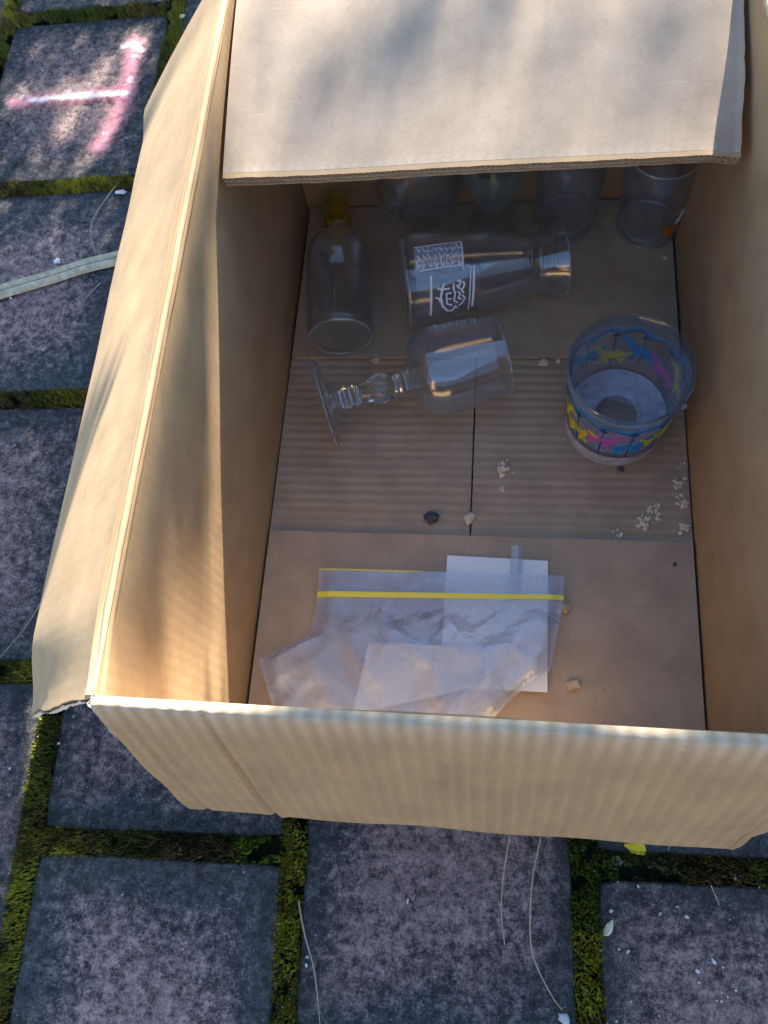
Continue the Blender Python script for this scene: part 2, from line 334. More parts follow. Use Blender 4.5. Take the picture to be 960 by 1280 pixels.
for i in range(-3, 7):
    for k in range(-4, 6):
        st = 0.5 if i % 2 == 0 else 0.0
        c = G(GX + (i - 0.5) * GPX, GY + (k + 0.5 + st) * GPY, ZG)
        if (c - Vector((0.2, 0.3, 0))).length > 1.15: continue
        o = put('paver', random.choice(PM), ground)
        o.location = c - Vector((0, 0, 0)); o.location.z += random.uniform(-0.0015, 0.0008)
        o.rotation_euler = (R(random.uniform(-0.25, 0.25)), R(random.uniform(-0.25, 0.25)), GYAW + R(random.uniform(-0.35, 0.35)) + random.choice((0, math.pi)))
        PAV[(i, k)] = o

# sprayed pink paint on the paver by the flap; white sun glare painted in
m, t, n, l, b = mat('spray_paint')
oc = n.new('ShaderNodeTexCoord').outputs['Object']; uvn = n.new('ShaderNodeTexCoord').outputs['UV']
sp = n.new('ShaderNodeSeparateXYZ'); l.new(uvn, sp.inputs[0])
tr = n.new('ShaderNodeBsdfTransparent'); out = n['Material Output']
f = noise_(n, l, oc, 120, 6, 0.75); f2 = noise_(n, l, oc, 28, 3)
edge = math_(n, l, 'SUBTRACT', 1.0, math_(n, l, 'ABSOLUTE', math_(n, l, 'MULTIPLY_ADD', sp.outputs[0], 2.0, -1.0)))
ends = math_(n, l, 'SUBTRACT', 1.0, math_(n, l, 'ABSOLUTE', math_(n, l, 'MULTIPLY_ADD', sp.outputs[1], 2.0, -1.0)))
a = math_(n, l, 'MULTIPLY', math_(n, l, 'MINIMUM', math_(n, l, 'MULTIPLY', edge, 1.1), 1.0), math_(n, l, 'MINIMUM', math_(n, l, 'MULTIPLY', ends, 6.0), 1.0))
r = ramp(n, [(0.50, g(0)), (1.0, g(0.85))]); l.new(math_(n, l, 'MULTIPLY_ADD', a, 0.55, math_(n, l, 'MULTIPLY_ADD', f, 1.05, -0.21)), r.inputs[0])
wh = ramp(n, [(0.56, (0.62, 0.24, 0.29)), (0.66, (0.80, 0.74, 0.76))]); l.new(f2, wh.inputs[0]); l.new(wh.outputs[0], b.inputs['Base Color']); b.inputs['Roughness'].default_value = 0.7  # whitish patches paint sun glare into the pink
mx = n.new('ShaderNodeMixShader'); l.new(r.outputs[0], mx.inputs[0]); l.new(tr.outputs[0], mx.inputs[1]); l.new(b.outputs[0], mx.inputs[2]); l.new(mx.outputs[0], out.inputs[0]); M['spray'] = m
def stroke(mb, pts, wd, z):
    P = [at(x, y, z) for x, y in pts]; n_ = len(P); ids = []
    for k, p in enumerate(P):
        d = (P[min(k + 1, n_ - 1)] - P[max(k - 1, 0)]); d.z = 0; d.normalize(); q = Vector((-d.y, d.x, 0)) * wd / 2
        v = k / (n_ - 1); ids.append((mb.vert(p + q, (0, v)), mb.vert(p - q, (1, v))))
    for (a0, b0), (a1, b1) in zip(ids, ids[1:]): mb.face(a0, b0, b1, a1)
pp = [o for o in PAV.values() if (o.location - at(105, 125, ZG)).length < 0.1]
def world_part(o, parent):                       # keep world placement under a rotated parent
    bpy.context.view_layer.update(); o.matrix_parent_inverse = parent.matrix_world.inverted(); return o
M['spray_glare'] = M['spray'].copy(); M['spray_glare'].name = 'spray_paint_glare'  # pale copy that paints sun glare as white streaks
for nd in M['spray_glare'].node_tree.nodes:
    if nd.type == 'VALTORGB' and abs(nd.color_ramp.elements[0].color[0] - 0.62) < 0.01:
        for e_ in nd.color_ramp.elements: e_.color = (0.80, 0.78, 0.80, 1)
for j, (pts, wd) in enumerate((([(2, 130), (40, 126), (80, 122), (120, 119), (170, 113)], 0.042),
                               ([(170, 38), (166, 70), (161, 100), (152, 132), (136, 165), (112, 200)], 0.056),
                               ([(28, 126), (60, 123), (100, 120), (140, 117), (168, 116)], 0.020), ([(150, 60), (165, 55), (182, 66)], 0.022))):
    mb = MB(); stroke(mb, pts, wd, ZG + 0.0022 + 0.0006 * j); o = mb.build('paint_glare_mark', M['spray' if j < 2 else 'spray_glare'], recalc=False)
    if pp: o.parent = pp[0]; world_part(o, pp[0])
    o['label'] = 'pink spray paint line on the paver' if j < 2 else 'white sun glare streak painted over the pink line'

# moss in the joints
m, t, n, l, b = mat('moss')
ca = n.new('ShaderNodeAttribute'); ca.attribute_name = 'tint'
l.new(ca.outputs['Color'], b.inputs['Base Color']); b.inputs['Roughness'].default_value = 0.85; b.inputs['Specular IOR Level'].default_value = 0.15; M['moss'] = m
def moss():
    V = []; F = []; C = []
    def in_view(p):
        d = p - CAM; z = d.dot(FW); x = 480 + FPX * d.dot(RT) / z; y = 640 - FPX * d.dot(UP) / z
        return -140 < x < 1100 and -140 < y < 1420 and not (0.0 < p.x < 0.4 and 0.0 < p.y < 0.59)
    segs = []
    for i in range(-2, 5): segs.append((GX + i * GPX, None, -0.55, 1.25))
    for i in range(-2, 6):
        for k in range(-3, 5):
            v = GY + (k + (0.5 if i % 2 == 0 else 0.0)) * GPY; segs.append((None, v, GX + (i - 1) * GPX, GX + i * GPX))
    hw = 0.0102
    for (u, v, a, c) in segs:
        nn_ = int((c - a) * 2 * hw / 1.3e-6)
        for _ in range(nn_):
            s = random.uniform(a, c); r_ = random.uniform(-hw, hw) * 1.16
            p = G(u + r_, s) if v is None else G(s, v + r_)
            if not in_view(Vector((p.x, p.y, ZG))): continue
            h0 = nz(p.x * 28, p.y * 28, 3.0); h1 = nz(p.x * 90, p.y * 90, 8.0)
            if h0 + 0.6 * h1 < -0.36: continue
            edge = 1 - min(1.2, (abs(r_) / hw) ** 2) * 0.35
            base = ZB + 0.0150 + (0.0125 + 0.007 * h0 + 0.006 * h1) * edge
            hgt = random.uniform(0.003, 0.0065); a_ = random.uniform(0, 6.283); wd = random.uniform(0.0006, 0.0013)
            ln_ = random.uniform(0.0, 0.0035); la = random.uniform(0, 6.283)
            n0 = len(V); dx, dy = math.cos(a_) * wd, math.sin(a_) * wd
            V += [(p.x - dx, p.y - dy, base - 0.003), (p.x + dx, p.y + dy, base - 0.003), (p.x + ln_ * math.cos(la), p.y + ln_ * math.sin(la), base + hgt)]
            F.append((n0, n0 + 1, n0 + 2))
            y = sm(-0.2, 0.55, nz(p.x * 9 + 4, p.y * 9, 1.0) + 0.3 * h0 + 0.10); br_ = sm(-0.1, 0.4, nz(p.x * 17, p.y * 17, 6.0) + 0.5 * nz(p.x * 70, p.y * 70, 2.0))
            q = random.uniform(0.8, 1.7)
            col = Vector((0.072, 0.090, 0.022)).lerp(Vector((0.30, 0.29, 0.035)), y).lerp(Vector((0.10, 0.07, 0.035)), br_ * 0.75)
            gs = (p - at(322, 1066, ZG)).length
            if gs < 0.020 + 0.01 * h1: col = Vector((0.12, 0.20, 0.015))
            if (p - at(745, 1085, ZG)).length < 0.035 + 0.02 * h0: col = col.lerp(Vector((0.07, 0.14, 0.02)), 0.7)
            C.append(tuple(col * q))
    me = bpy.data.meshes.new('moss'); me.from_pydata(V, [], F)
    at_ = me.color_attributes.new('tint', 'FLOAT_COLOR', 'POINT')
    arr = np.ones((len(V), 4), np.float32); arr[:, :3] = np.repeat(np.array(C, np.float32), 3, axis=0); at_.data.foreach_set('color', arr.ravel())
    me.materials.append(M['moss']); o = put('moss', me)
    tag(o, 'green and yellow moss filling the joints between the pavers', 'moss', kind='stuff')
moss()

# ------------------------------------------------------------------ the cardboard box
W, L, H, T = 0.400, 0.590, 0.2888, 0.0065
box = tag(empty('cardboard_box', (0.2, 0.295, ZG)), 'large open brown cardboard box with folded-out flaps standing on the pavers', 'box')
bpy.context.view_layer.update()
def bpart(o): o.parent = box; o.matrix_parent_inverse = box.matrix_world.inverted(); return o
def wear_attr(o, vals):
    a_ = o.data.attributes.new('wear', 'FLOAT', 'POINT'); a_.data.foreach_set('value', vals)
def slab(name, f, nu, nv, thick, mat_, wear=None, uvs=(1, 1), flip=1):
    """f(u,v) -> (inner point, outward normal); a solid sheet of that thickness. uv in metres: flutes run along v"""
    mb = MB(); wv = []; ids = [[], []]
    for side in (0, 1):
        for j in range(nv + 1):
            for i in range(nu + 1):
                u, v = i / nu, j / nv; p, q = f(u, v)
                ids[side].append(mb.vert(p + q * (thick * side), (u * uvs[0] + side * 3.1, v * uvs[1])))
                wv.append(wear(u, v) if wear and side == 0 else 0.0)
    I = lambda s, i, j: ids[s][j * (nu + 1) + i]
    for j in range(nv):
        for i in range(nu):
            mb.face(I(0, i, j), I(0, i + 1, j), I(0, i + 1, j + 1), I(0, i, j + 1)); mb.face(I(1, i, j), I(1, i, j + 1), I(1, i + 1, j + 1), I(1, i + 1, j))
    for i in range(nu):
        mb.face(I(0, i, 0), I(1, i, 0), I(1, i + 1, 0), I(0, i + 1, 0)); mb.face(I(0, i, nv), I(0, i + 1, nv), I(1, i + 1, nv), I(1, i, nv))
    for j in range(nv):
        mb.face(I(0, 0, j), I(0, 0, j + 1), I(1, 0, j + 1), I(1, 0, j)); mb.face(I(0, nu, j), I(1, nu, j), I(1, nu, j + 1), I(0, nu, j + 1))
    o = mb.build(name, mat_, smooth=True)
    wear_attr(o, wv); return bpart(o)
def warp(a, c, s, amp): return amp * nz(a * 7 + s, c * 7, s * 1.7)

# walls (inner faces on x=0, x=W, y=0, y=L)
def f_left(u, v):
    y, z = u * L, -0.010 + v * (H + 0.006); q = sm(0.0, 0.35, v)
    return Vector((warp(y, z, 3.1, 0.0035) * q - 0.003 * math.sin(math.pi * u) * v, y, z)), Vector((-1, 0, 0))
def f_right(u, v):
    y, z = u * L, -0.010 + v * (H + 0.014); q = sm(0.0, 0.35, v)
    return Vector((W + warp(y, z, 5.1, 0.0035) * q + 0.004 * math.sin(math.pi * u) * v - 0.009 * sm(0.6, 1.0, u) * v, y, z)), Vector((1, 0, 0))
def f_front(u, v):
    x, z = u * W, -0.010 + v * (H + 0.006); return Vector((x, warp(x, z, 7.1, 0.002), z)), Vector((0, -1, 0))
def f_back(u, v):
    x, z = u * W, -0.010 + v * (H + 0.006); return Vector((x, L + warp(x, z, 9.1, 0.002), z)), Vector((0, 1, 0))
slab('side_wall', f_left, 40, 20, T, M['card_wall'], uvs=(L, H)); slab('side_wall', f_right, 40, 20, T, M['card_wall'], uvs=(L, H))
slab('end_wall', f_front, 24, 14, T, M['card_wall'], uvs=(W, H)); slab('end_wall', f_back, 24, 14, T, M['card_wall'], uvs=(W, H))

# bottom: two long flaps meeting at a seam, two end flaps lying over them
def flat(x0, x1, y0, y1, z, s):
    return lambda u, v: (Vector((x0 + (x1 - x0) * u, y0 + (y1 - y0) * v, z + 0.0008 * nz(u * 5 + s, v * 5, s))), Vector((0, 0, -1)))
def flat_t(x0, x1, y0, y1, z, s):   # flutes run along x
    return lambda u, v: (Vector((x0 + (x1 - x0) * v, y0 + (y1 - y0) * u, z + 0.0008 * nz(u * 5 + s, v * 5, s))), Vector((0, 0, -1)))
SEAM = 0.1965
slab('bottom_flap', flat_t(0.0015, SEAM - 0.0008, 0.002, L - 0.002, -0.0045, 2.0), 30, 12, 0.0045, M['card_floor'], uvs=(L, 0.2))
slab('bottom_flap', flat_t(SEAM + 0.0008, W - 0.0015, 0.002, L - 0.002, -0.0045, 6.0), 30, 12, 0.0045, M['card_floor'], uvs=(L, 0.2))
slab('bottom_flap', flat(0.003, W - 0.0025, 0.002, 0.1985, 0.0, 3.0), 24, 10, 0.0035, M['card_end'], uvs=(W, 0.2))
slab('bottom_flap', flat(0.003, W - 0.003, L - 0.198, L - 0.002, 0.0, 5.0), 24, 10, 0.0035, M['card_end'], uvs=(W, 0.2))

# top flaps. profile: angle below horizontal as a function of distance from the hinge
def profile(ang0, ang1, n_, length, r0=0.004):
    pts = [(0.0, -0.004)]; a_ = -90.0; x = z = 0.0; x = 0.0; z = -0.004
    na = 6
    for k in range(na):                                   # rounded fold
        a2 = -90 + (ang0 + 90) * (k + 0.5) / na; ds = r0 * R(ang0 + 90) / na
        x += ds * math.cos(R(a2)); z -= ds * math.sin(R(a2)); pts.append((x, z))
    for k in range(n_):
        a2 = ang0 + (ang1 - ang0) * (k + 0.5) / n_; ds = length / n_
        x += ds * math.cos(R(a2)); z -= ds * math.sin(R(a2)); pts.append((x, z))
    top = max(p[1] for p in pts)
    return [(px, pz - top) for px, pz in pts]
def flap_fn(prof, org, along, outward, span, bend=lambda u, v: 0.0, zoff=lambda u: 0.0, skew=lambda u, v: 0.0):
    n_ = len(prof) - 1
    def f(u, v):
        t_ = v * n_; i = min(int(t_ + 1e-6), n_ - 1); fr = t_ - i
        x = prof[i][0] + (prof[i + 1][0] - prof[i][0]) * fr; z = prof[i][1] + (prof[i + 1][1] - prof[i][1]) * fr
        dx, dz = prof[i + 1][0] - prof[i][0], prof[i + 1][1] - prof[i][1]; le = math.hypot(dx, dz)
        nrm = outward * (dz / le) + Vector((0, 0, -dx / le))          # under side
        p = org + along * (span * u + skew(u, v)) + outward * x + Vector((0, 0, z + zoff(u)))
        return p - nrm * bend(u, v), nrm
    return f, n_
X, Y, Z = Vector((1, 0, 0)), Vector((0, 1, 0)), Vector((0, 0, 1))
def hinge_wear(n_, k0=3, k1=9): return lambda u, v: (1 - sm(k0, k1, v * n_)) * 0.5
# left flap, folded outward, sloping down
pf = profile(47, 51, 16, 0.196, 0.0022); fn, n_ = flap_fn(pf, Vector((0, 0, H)), Y, -X, L,
    bend=lambda u, v: v * (0.004 * nz(u * 4, v * 2, 1.1) + 0.006 * sm(0.93, 1.0, u) - 0.010 * sm(0.10, 0.0, u)) + 0.0003 * nz(u * 18, v * 9, 2.0),
    skew=lambda u, v: (0.004 * nz(v * 5, 1.0, 4.0) + 0.0015 * nz(v * 40, 2.0, 4.0)) * sm(0.06, 0.0, u))
slab('top_flap', fn, 60, n_, T, M['card'], wear=(lambda u, v: 0.10 * (1 - sm(1, 5, v * n_)) * (0.4 + 0.9 * abs(nz(u * 14, 1.0)))), uvs=(L, 0.2))
LEFT_FN = fn
# right flap, folded outward (only its fold shows)
pf = profile(30, 45, 10, 0.196); fn, n_ = flap_fn(pf, Vector((W, 0, H + 0.008)), Y, X, L, skew=lambda u, v: 0.0, zoff=lambda u: 0.0)
fr_ = fn
def fn2(u, v):
    p, q = fr_(u, v); return p + Vector((0.004 * math.sin(math.pi * u) - 0.009 * sm(0.6, 1.0, u), 0, 0)), q
slab('top_flap', fn2, 40, n_, T, M['card'], wear=hinge_wear(n_), uvs=(L, 0.2))
# front flap, hanging steeply outside, with two creases
def crease(u, v):
    x = u * W
    return -0.0022 * math.exp(-((x - 0.062 - 0.004 * v) / 0.0022) ** 2) + 0.0012 * math.exp(-((x - 0.067 - 0.004 * v) / 0.003) ** 2) - 0.0014 * math.exp(-((x - 0.014) / 0.002) ** 2)
pf = profile(72, 77, 14, 0.187)
fn, n_ = flap_fn(pf, Vector((0, 0, H)), X, -Y, W,
    bend=lambda u, v: sm(0.1, 0.5, v) * crease(u, v) + sm(0.25, 0.45, v) * sm(1.0, 0.8, v) * 0.0009 * math.sin(2 * math.pi * u * W / 0.0098 + 5.0 * nz(u * 5, v * 1.2, 4.4)) * max(0.0, 0.25 + 1.3 * nz(u * 8, v * 2.4, 6.1)) + 0.002 * v * nz(u * 5, v * 3, 3.3) + 0.0008 * nz(u * 24, v * 4, 5.0) * sm(0.3, 0.6, v) * sm(1.0, 0.8, v),
    skew=lambda u, v: 0.0015 * nz(v * 7, 7.0, 1.0) * sm(0.05, 0, u) + (0.004 * nz(v * 10, 3.0, 2.0) - 0.016 * sm(0.5, 1.0, v)) * sm(0.94, 1.0, u))
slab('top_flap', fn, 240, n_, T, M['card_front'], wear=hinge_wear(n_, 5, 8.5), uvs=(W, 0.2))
FRONT_FN = fn
# back flap, leaning into the box, its free edge showing two rows of flutes
HB = Vector((0, L, H)); E0 = Vector((0, 0.397, 0.2500)); E1 = Vector((0, 0.417, 0.2365))
def f_bf(u, v, end=0.975):
    v = v * end; e = E0.lerp(E1, u); p = HB.lerp(e, v)
    x0 = 0.005; x1 = W - 0.008 - 0.001 * (1 - sm(0.25, 0.75, v)) + 0.0015 * nz(v * 30, 1.0, 9.0)
    d = (e - HB).normalized(); q = Vector((0, d.z, -d.y))
    if q.z > 0: q = -q
    bow = 0.003 * math.sin(math.pi * v) + 0.004 * nz(u * 2.2, v * 2, 8.0) * v - 0.006 * sm(0.93, 1.0, u) * sm(0.6, 1.0, v)
    return Vector((x0 + (x1 - x0) * u, p.y, p.z)) - q * bow, q
TB = 0.0095
bf = slab('top_flap', f_bf, 70, 24, TB, M['card_pale'], uvs=(W, 0.2), wear=lambda u, v: 0.25 * sm(0.97, 1.0, v) + 0.5 * sm(0.98, 1.0, u))
mb = MB(); NF = 150; SUB = 6
lay = []
for kz in (0.0, 0.49, 1.0):                                  # three liners
    ra, rb = [], []
    for i in range(NF + 1):
        u = i / NF; p, q = f_bf(u, 1.0, 0.973); p2, _ = f_bf(u, 1.0, 1.0 + 0.003 * nz(u * 30, kz * 9) - (0.004 if kz == 0 else 0.0))
        th = TB * kz + (0.0003 if kz == 0 else -0.0003 if kz == 1 else 0)
        ra.append((p + q * th, p2 + q * th, q))
    for (a0, a1, q0), (b0, b1, q1) in zip(ra, ra[1:]):
        k = [mb.vert(x) for x in (a0 + q0 * 2.5e-4, a1 + q0 * 2.5e-4, b1 + q1 * 2.5e-4, b0 + q1 * 2.5e-4, a0 - q0 * 2.5e-4, a1 - q0 * 2.5e-4, b1 - q1 * 2.5e-4, b0 - q1 * 2.5e-4)]
        mb.face(k[0], k[1], k[2], k[3]); mb.face(k[4], k[7], k[6], k[5]); mb.face(k[1], k[5], k[6], k[2])
for lo, hi, cyc, ph in ((0.06, 0.44, 92, 0.0), (0.55, 0.95, 66, 1.0)):       # two rows of wavy flutes
    prev = None; NS = cyc * SUB
    for i in range(NS + 1):
        u = i / NS; p, q = f_bf(u, 1.0, 0.973); p2, _ = f_bf(u, 1.0, 0.9985)
        th = TB * (lo + (hi - lo) * (0.5 + 0.5 * math.sin(2 * math.pi * i / SUB + ph)))
        cur = [mb.vert(p + q * (th + 2e-4)), mb.vert(p2 + q * (th + 2e-4)), mb.vert(p2 + q * (th - 2e-4)), mb.vert(p + q * (th - 2e-4))]
        if prev: mb.face(prev[0], prev[1], cur[1], cur[0]); mb.face(prev[1], prev[2], cur[2], cur[1]); mb.face(prev[2], prev[3], cur[3], cur[2])
        prev = cur
ce = mb.build('corrugated_edge', M['card'], recalc=False); ce.parent = bf; ce['label'] = 'cut edge of the inner flap showing two rows of paper flutes'
# torn corner where the left and front flaps part
def torn(fn_, along_u, uv_a, uv_b, amp, seed, parent, nrow=40, off=0.0012):
    mb = MB(); prev = None
    for k in range(nrow + 1):
        s = k / nrow; u = uv_a[0] + (uv_b[0] - uv_a[0]) * s; v = uv_a[1] + (uv_b[1] - uv_a[1]) * s
        p, q = fn_(u, v); j = abs(nz(s * 14, seed, 0.3)) * amp + random.uniform(0, amp * 0.5)
        c = [mb.vert(p + q * (T * 0.12) + along_u * (j + 0.001)), mb.vert(p + q * (T * 0.50) + along_u * (j * 0.4 + 0.0012 * random.random())), mb.vert(p + q * (T * 0.9) + along_u * (j * 0.9 + 0.0006))]
        if prev:
            mb.face(prev[0], c[0], c[1], prev[1]); mb.face(prev[1], c[1], c[2], prev[2])
        prev = c
    o = mb.build('torn_edge', M['torn'], recalc=False); o['label'] = 'pale torn paper edge of the flap'
    return bpart(o)
torn(LEFT_FN, -Y, (0.0, 0.18), (0.0, 1.0), 0.0016, 2.2, box)
torn(FRONT_FN, -X, (0.0, 0.05), (0.0, 0.45), 0.0016, 5.2, box)

# ------------------------------------------------------------------ glassware
def lathe(mb, prof, seg=72, z0=0.0):
    rows = []
    for r_, z in prof:
        if r_ < 1e-6: rows.append([mb.vert((0, 0, z + z0))])
        else: rows.append([mb.vert((r_ * math.cos(2 * math.pi * k / seg), r_ * math.sin(2 * math.pi * k / seg), z + z0)) for k in range(seg)])
    for A, B in zip(rows, rows[1:]):
        for k in range(seg):
            k2 = (k + 1) % seg
            if len(A) == 1 and len(B) == 1: continue
            if len(A) == 1: mb.face(A[0], B[k], B[k2])
            elif len(B) == 1: mb.face(A[k], B[0], A[k2])
            else: mb.face(A[k], A[k2], B[k2], B[k])
def spline(pts, n_=8):
    out = []
    for i in range(len(pts) - 1):
        p0, p1, p2, p3 = pts[max(i - 1, 0)], pts[i], pts[i + 1], pts[min(i + 2, len(pts) - 1)]
        for k in range(n_):
            t_ = k / n_
            out.append(tuple(0.5 * ((2 * b_) + (-a_ + c_) * t_ + (2 * a_ - 5 * b_ + 4 * c_ - d_) * t_ ** 2 + (-a_ + 3 * b_ - 3 * c_ + d_) * t_ ** 3) for a_, b_, c_, d_ in zip(p0, p1, p2, p3)))
    out.append(tuple(pts[-1])); return [(max(r_, 0.0), z) for r_, z in out]
def vessel(outer, thick, floor):
    """closed profile: outer from the centre of the base to the rim, round lip, inner back down to the centre"""
    o = [(0.0, outer[0][1])] + outer; inn = [(max(r_ - thick, 0.0005), z) for r_, z in outer if z > floor]
    rt, zt = outer[-1]
    lip = [(rt - thick * 0.15, zt + thick * 0.35), (rt - thick * 0.5, zt + thick * 0.5), (rt - thick * 0.85, zt + thick * 0.35)]
    inn = inn[::-1]; rb = inn[-1][0]
    return o + lip + inn + [(rb * 0.92, floor - (0.0015 if floor > 0.004 else 0)), (rb * 0.6, floor - (0.003 if floor > 0.006 else 0)), (0.0, floor - (0.0032 if floor > 0.006 else 0))]
def radius_at(outer, z):
    for (r0, z0), (r1, z1) in zip(outer, outer[1:]):
        if z0 <= z <= z1 and z1 > z0: return r0 + (r1 - r0) * (z - z0) / (z1 - z0)
    return outer[-1][0]
def lie(px_base, px_tip, r1, s1, r2, s2, zfloor, mid):
    """pose of a vessel lying on the floor on the rings (r1,s1) and (r2,s2); axis seen from px_base to px_tip"""
    e = math.atan2(r2 - r1, s2 - s1); h0 = zfloor + r1 * math.cos(e) - s1 * math.sin(e) + 0.0006
    A = at(*px_base, h0); B = at(*px_tip, h0 + mid * math.sin(e)); d = B - A; d.z = 0; d.normalize()
    ax = (d * math.cos(e) + Z * math.sin(e)).normalized(); side = Z.cross(d).normalized(); upv = ax.cross(side) * -1
    up2 = (Z - ax * Z.dot(ax)).normalized(); x_ = up2; y_ = ax.cross(x_)
    return A, Matrix((x_, y_, ax)).transposed().to_quaternion()          # local +X points up
def ring(name, r_, z, th, parent, key='glass_rim'):
    mb = MB(); lathe(mb, [(r_ + th * math.cos(k * math.pi / 5), z + th * math.sin(k * math.pi / 5)) for k in range(11)], 80); return mb.build(name, M[key], parent, smooth=True)
def wrap(mb, outer, polys, off=0.0004):
    """polygons (angle, height) laid on the outside of a lathe"""
    for poly in polys:
        ids = []
        for th, z in poly:
            r_ = radius_at(outer, z) + off; ids.append(mb.vert((r_ * math.cos(th), r_ * math.sin(th), z)))
        mb.f.append(tuple(ids))
def ribbon(mb, outer, pts, wd, off=0.0004, close=False):
    """stroke of (angle, height) points on a lathe, wd in metres"""
    n_ = len(pts); prev = None
    for k, (th, z) in enumerate(pts):
        a0, a1 = pts[max(k - 1, 0)], pts[min(k + 1, n_ - 1)]; r_ = radius_at(outer, z) + off
        da, dz = (a1[0] - a0[0]) * r_, a1[1] - a0[1]; le = math.hypot(da, dz) or 1
        na, nz_ = -dz / le * wd / 2, da / le * wd / 2
        cur = []
        for s in (1, -1):
            z2 = z + s * nz_; r2 = radius_at(outer, z2) + off; th2 = th + s * na / r_
            cur.append(mb.vert((r2 * math.cos(th2), r2 * math.sin(th2), z2)))
        if prev: mb.face(prev[0], prev[1], cur[1], cur[0])
        prev = cur

# --- beer glass with white print, lying on its side
VO = spline([(0.034, 0.0), (0.0425, 0.002), (0.0452, 0.008), (0.0455, 0.030), (0.0438, 0.050), (0.0395, 0.080), (0.0325, 0.113), (0.0282, 0.133), (0.0300, 0.146), (0.0372, 0.162)], 8)
loc, q = lie((501, 353), (694, 325), 0.0455, 0.030, 0.0372, 0.162, 0.0, 0.162)
t_ = empty('beer_glass', loc, q); tag(t_, 'curved clear beer glass with white printed emblem lying on its side', 'glass')
mb = MB(); lathe(mb, vessel(VO, 0.0023, 0.011)); mb.build('bowl', M['glass_clear'], t_, smooth=True)
mb = MB()
# local +X is up, image 'down' is the side facing the camera: angle th measured from up
SGN = 1.0
def img_pts(pts):
    """points drawn in the photograph's zoomed crop -> (angle, height) on the glass"""
    out = []
    for x, y in pts:
        px, py = 490 + x / 4.174, 275 + y / 4.174
        s = ((px - 506) * 0.990 - (py - 352) * 0.14) / 1235; c_ = ((py - 352) + (px - 506) * 0.14) / 1235
        r_ = radius_at(VO, max(0.003, s)); k = max(-0.97, min(0.97, c_ / r_)); out.append((SGN * (math.asin(k) + 0.52), s))
    return out
def dense(pts, n_=5):
    o = []
    for a_, c_ in zip(pts, pts[1:]):
        for k in range(n_): o.append((a_[0] + (c_[0] - a_[0]) * k / n_, a_[1] + (c_[1] - a_[1]) * k / n_))
    return o + [pts[-1]]
for pts, wd in (([(205, 322), (213, 498)], 0.0021), ([(402, 272), (405, 465)], 0.0013), ([(419, 270), (423, 452)], 0.0022),
                ([(238, 380), (262, 384), (300, 378)], 0.0018), ([(272, 355), (262, 385), (258, 420), (268, 455), (295, 476), (322, 474), (338, 452)], 0.0023), ([(232, 420), (248, 424), (258, 440)], 0.0016),
                ([(285, 402), (290, 446), (318, 452)], 0.0017), ([(288, 424), (312, 424)], 0.0014), ([(284, 402), (312, 398)], 0.0015),
                ([(316, 372), (330, 400), (325, 430), (345, 440)], 0.0017), ([(335, 345), (350, 338), (352, 360), (335, 365), (352, 378)], 0.0017),
                ([(358, 345), (374, 350), (370, 372), (358, 382), (374, 396)], 0.0017), ([(340, 390), (356, 400), (346, 420), (364, 424)], 0.0016),
                ([(366, 405), (380, 418), (368, 440), (352, 452)], 0.0016), ([(318, 352), (324, 390)], 0.0014), ([(330, 455), (350, 462)], 0.0014)):
    ribbon(mb, VO, img_pts(dense(pts)), wd)
for k in range(8):                                             # the upper half of the emblem: a pale block of close lettering
    x0 = 132 + k * 29; J = lambda a_=7: random.uniform(-a_, a_)
    for y0, y1 in ((188, 216), (224, 254), (260, 292)):
        ribbon(mb, VO, img_pts(dense([(x0 + J(), y0 - k * 3 + J()), (x0 + 10 + J(), y1 - k * 3 + J()), (x0 + 17 + J(), y0 + 10 - k * 3 + J()), (x0 + 25 + J(4), y1 - 6 - k * 3 + J())][:random.choice((3, 4, 4))], 4)), random.uniform(0.0009, 0.0016))
ribbon(mb, VO, img_pts(dense([(122, 186), (358, 152)], 12)), 0.0015); ribbon(mb, VO, img_pts(dense([(358, 152), (366, 292)], 8)), 0.0018)
ribbon(mb, VO, img_pts(dense([(150, 300), (362, 268)], 12)), 0.0014)
vb = MB(); VN = 10
for k in range(VN):
    for h in range(6):
        def cp(a_, c_): return (124 + 236 * a_, 186 - 34 * a_ + 112 * c_)
        wrap(vb, VO, [img_pts([cp(k / VN, h / 6), cp((k + 1) / VN, h / 6), cp((k + 1) / VN, (h + 1) / 6), cp(k / VN, (h + 1) / 6)])], 0.00025)
vb.build('printed_panel', M['print_veil'], t_, recalc=False)['label'] = 'pale see-through printed panel behind close lettering'
rb = MB()
for zr in (0.136, 0.1395, 0.150): lathe(rb, [(radius_at(VO, zr) + 0.0001 + 0.0011 * math.cos(a_ * math.pi / 4), zr + 0.0011 * math.sin(a_ * math.pi / 4)) for a_ in range(9)], 64)
rb.build('neck_ring', M['glass_clear'], t_, smooth=True)
pr = mb.build('printed_emblem', M['print_white'], t_, recalc=False); pr['label'] = 'white printed lettering between two bars'

ring('lip', 0.0362, 0.1625, 0.0009, t_); ring('base_ring', 0.0425, 0.0040, 0.0013, t_)
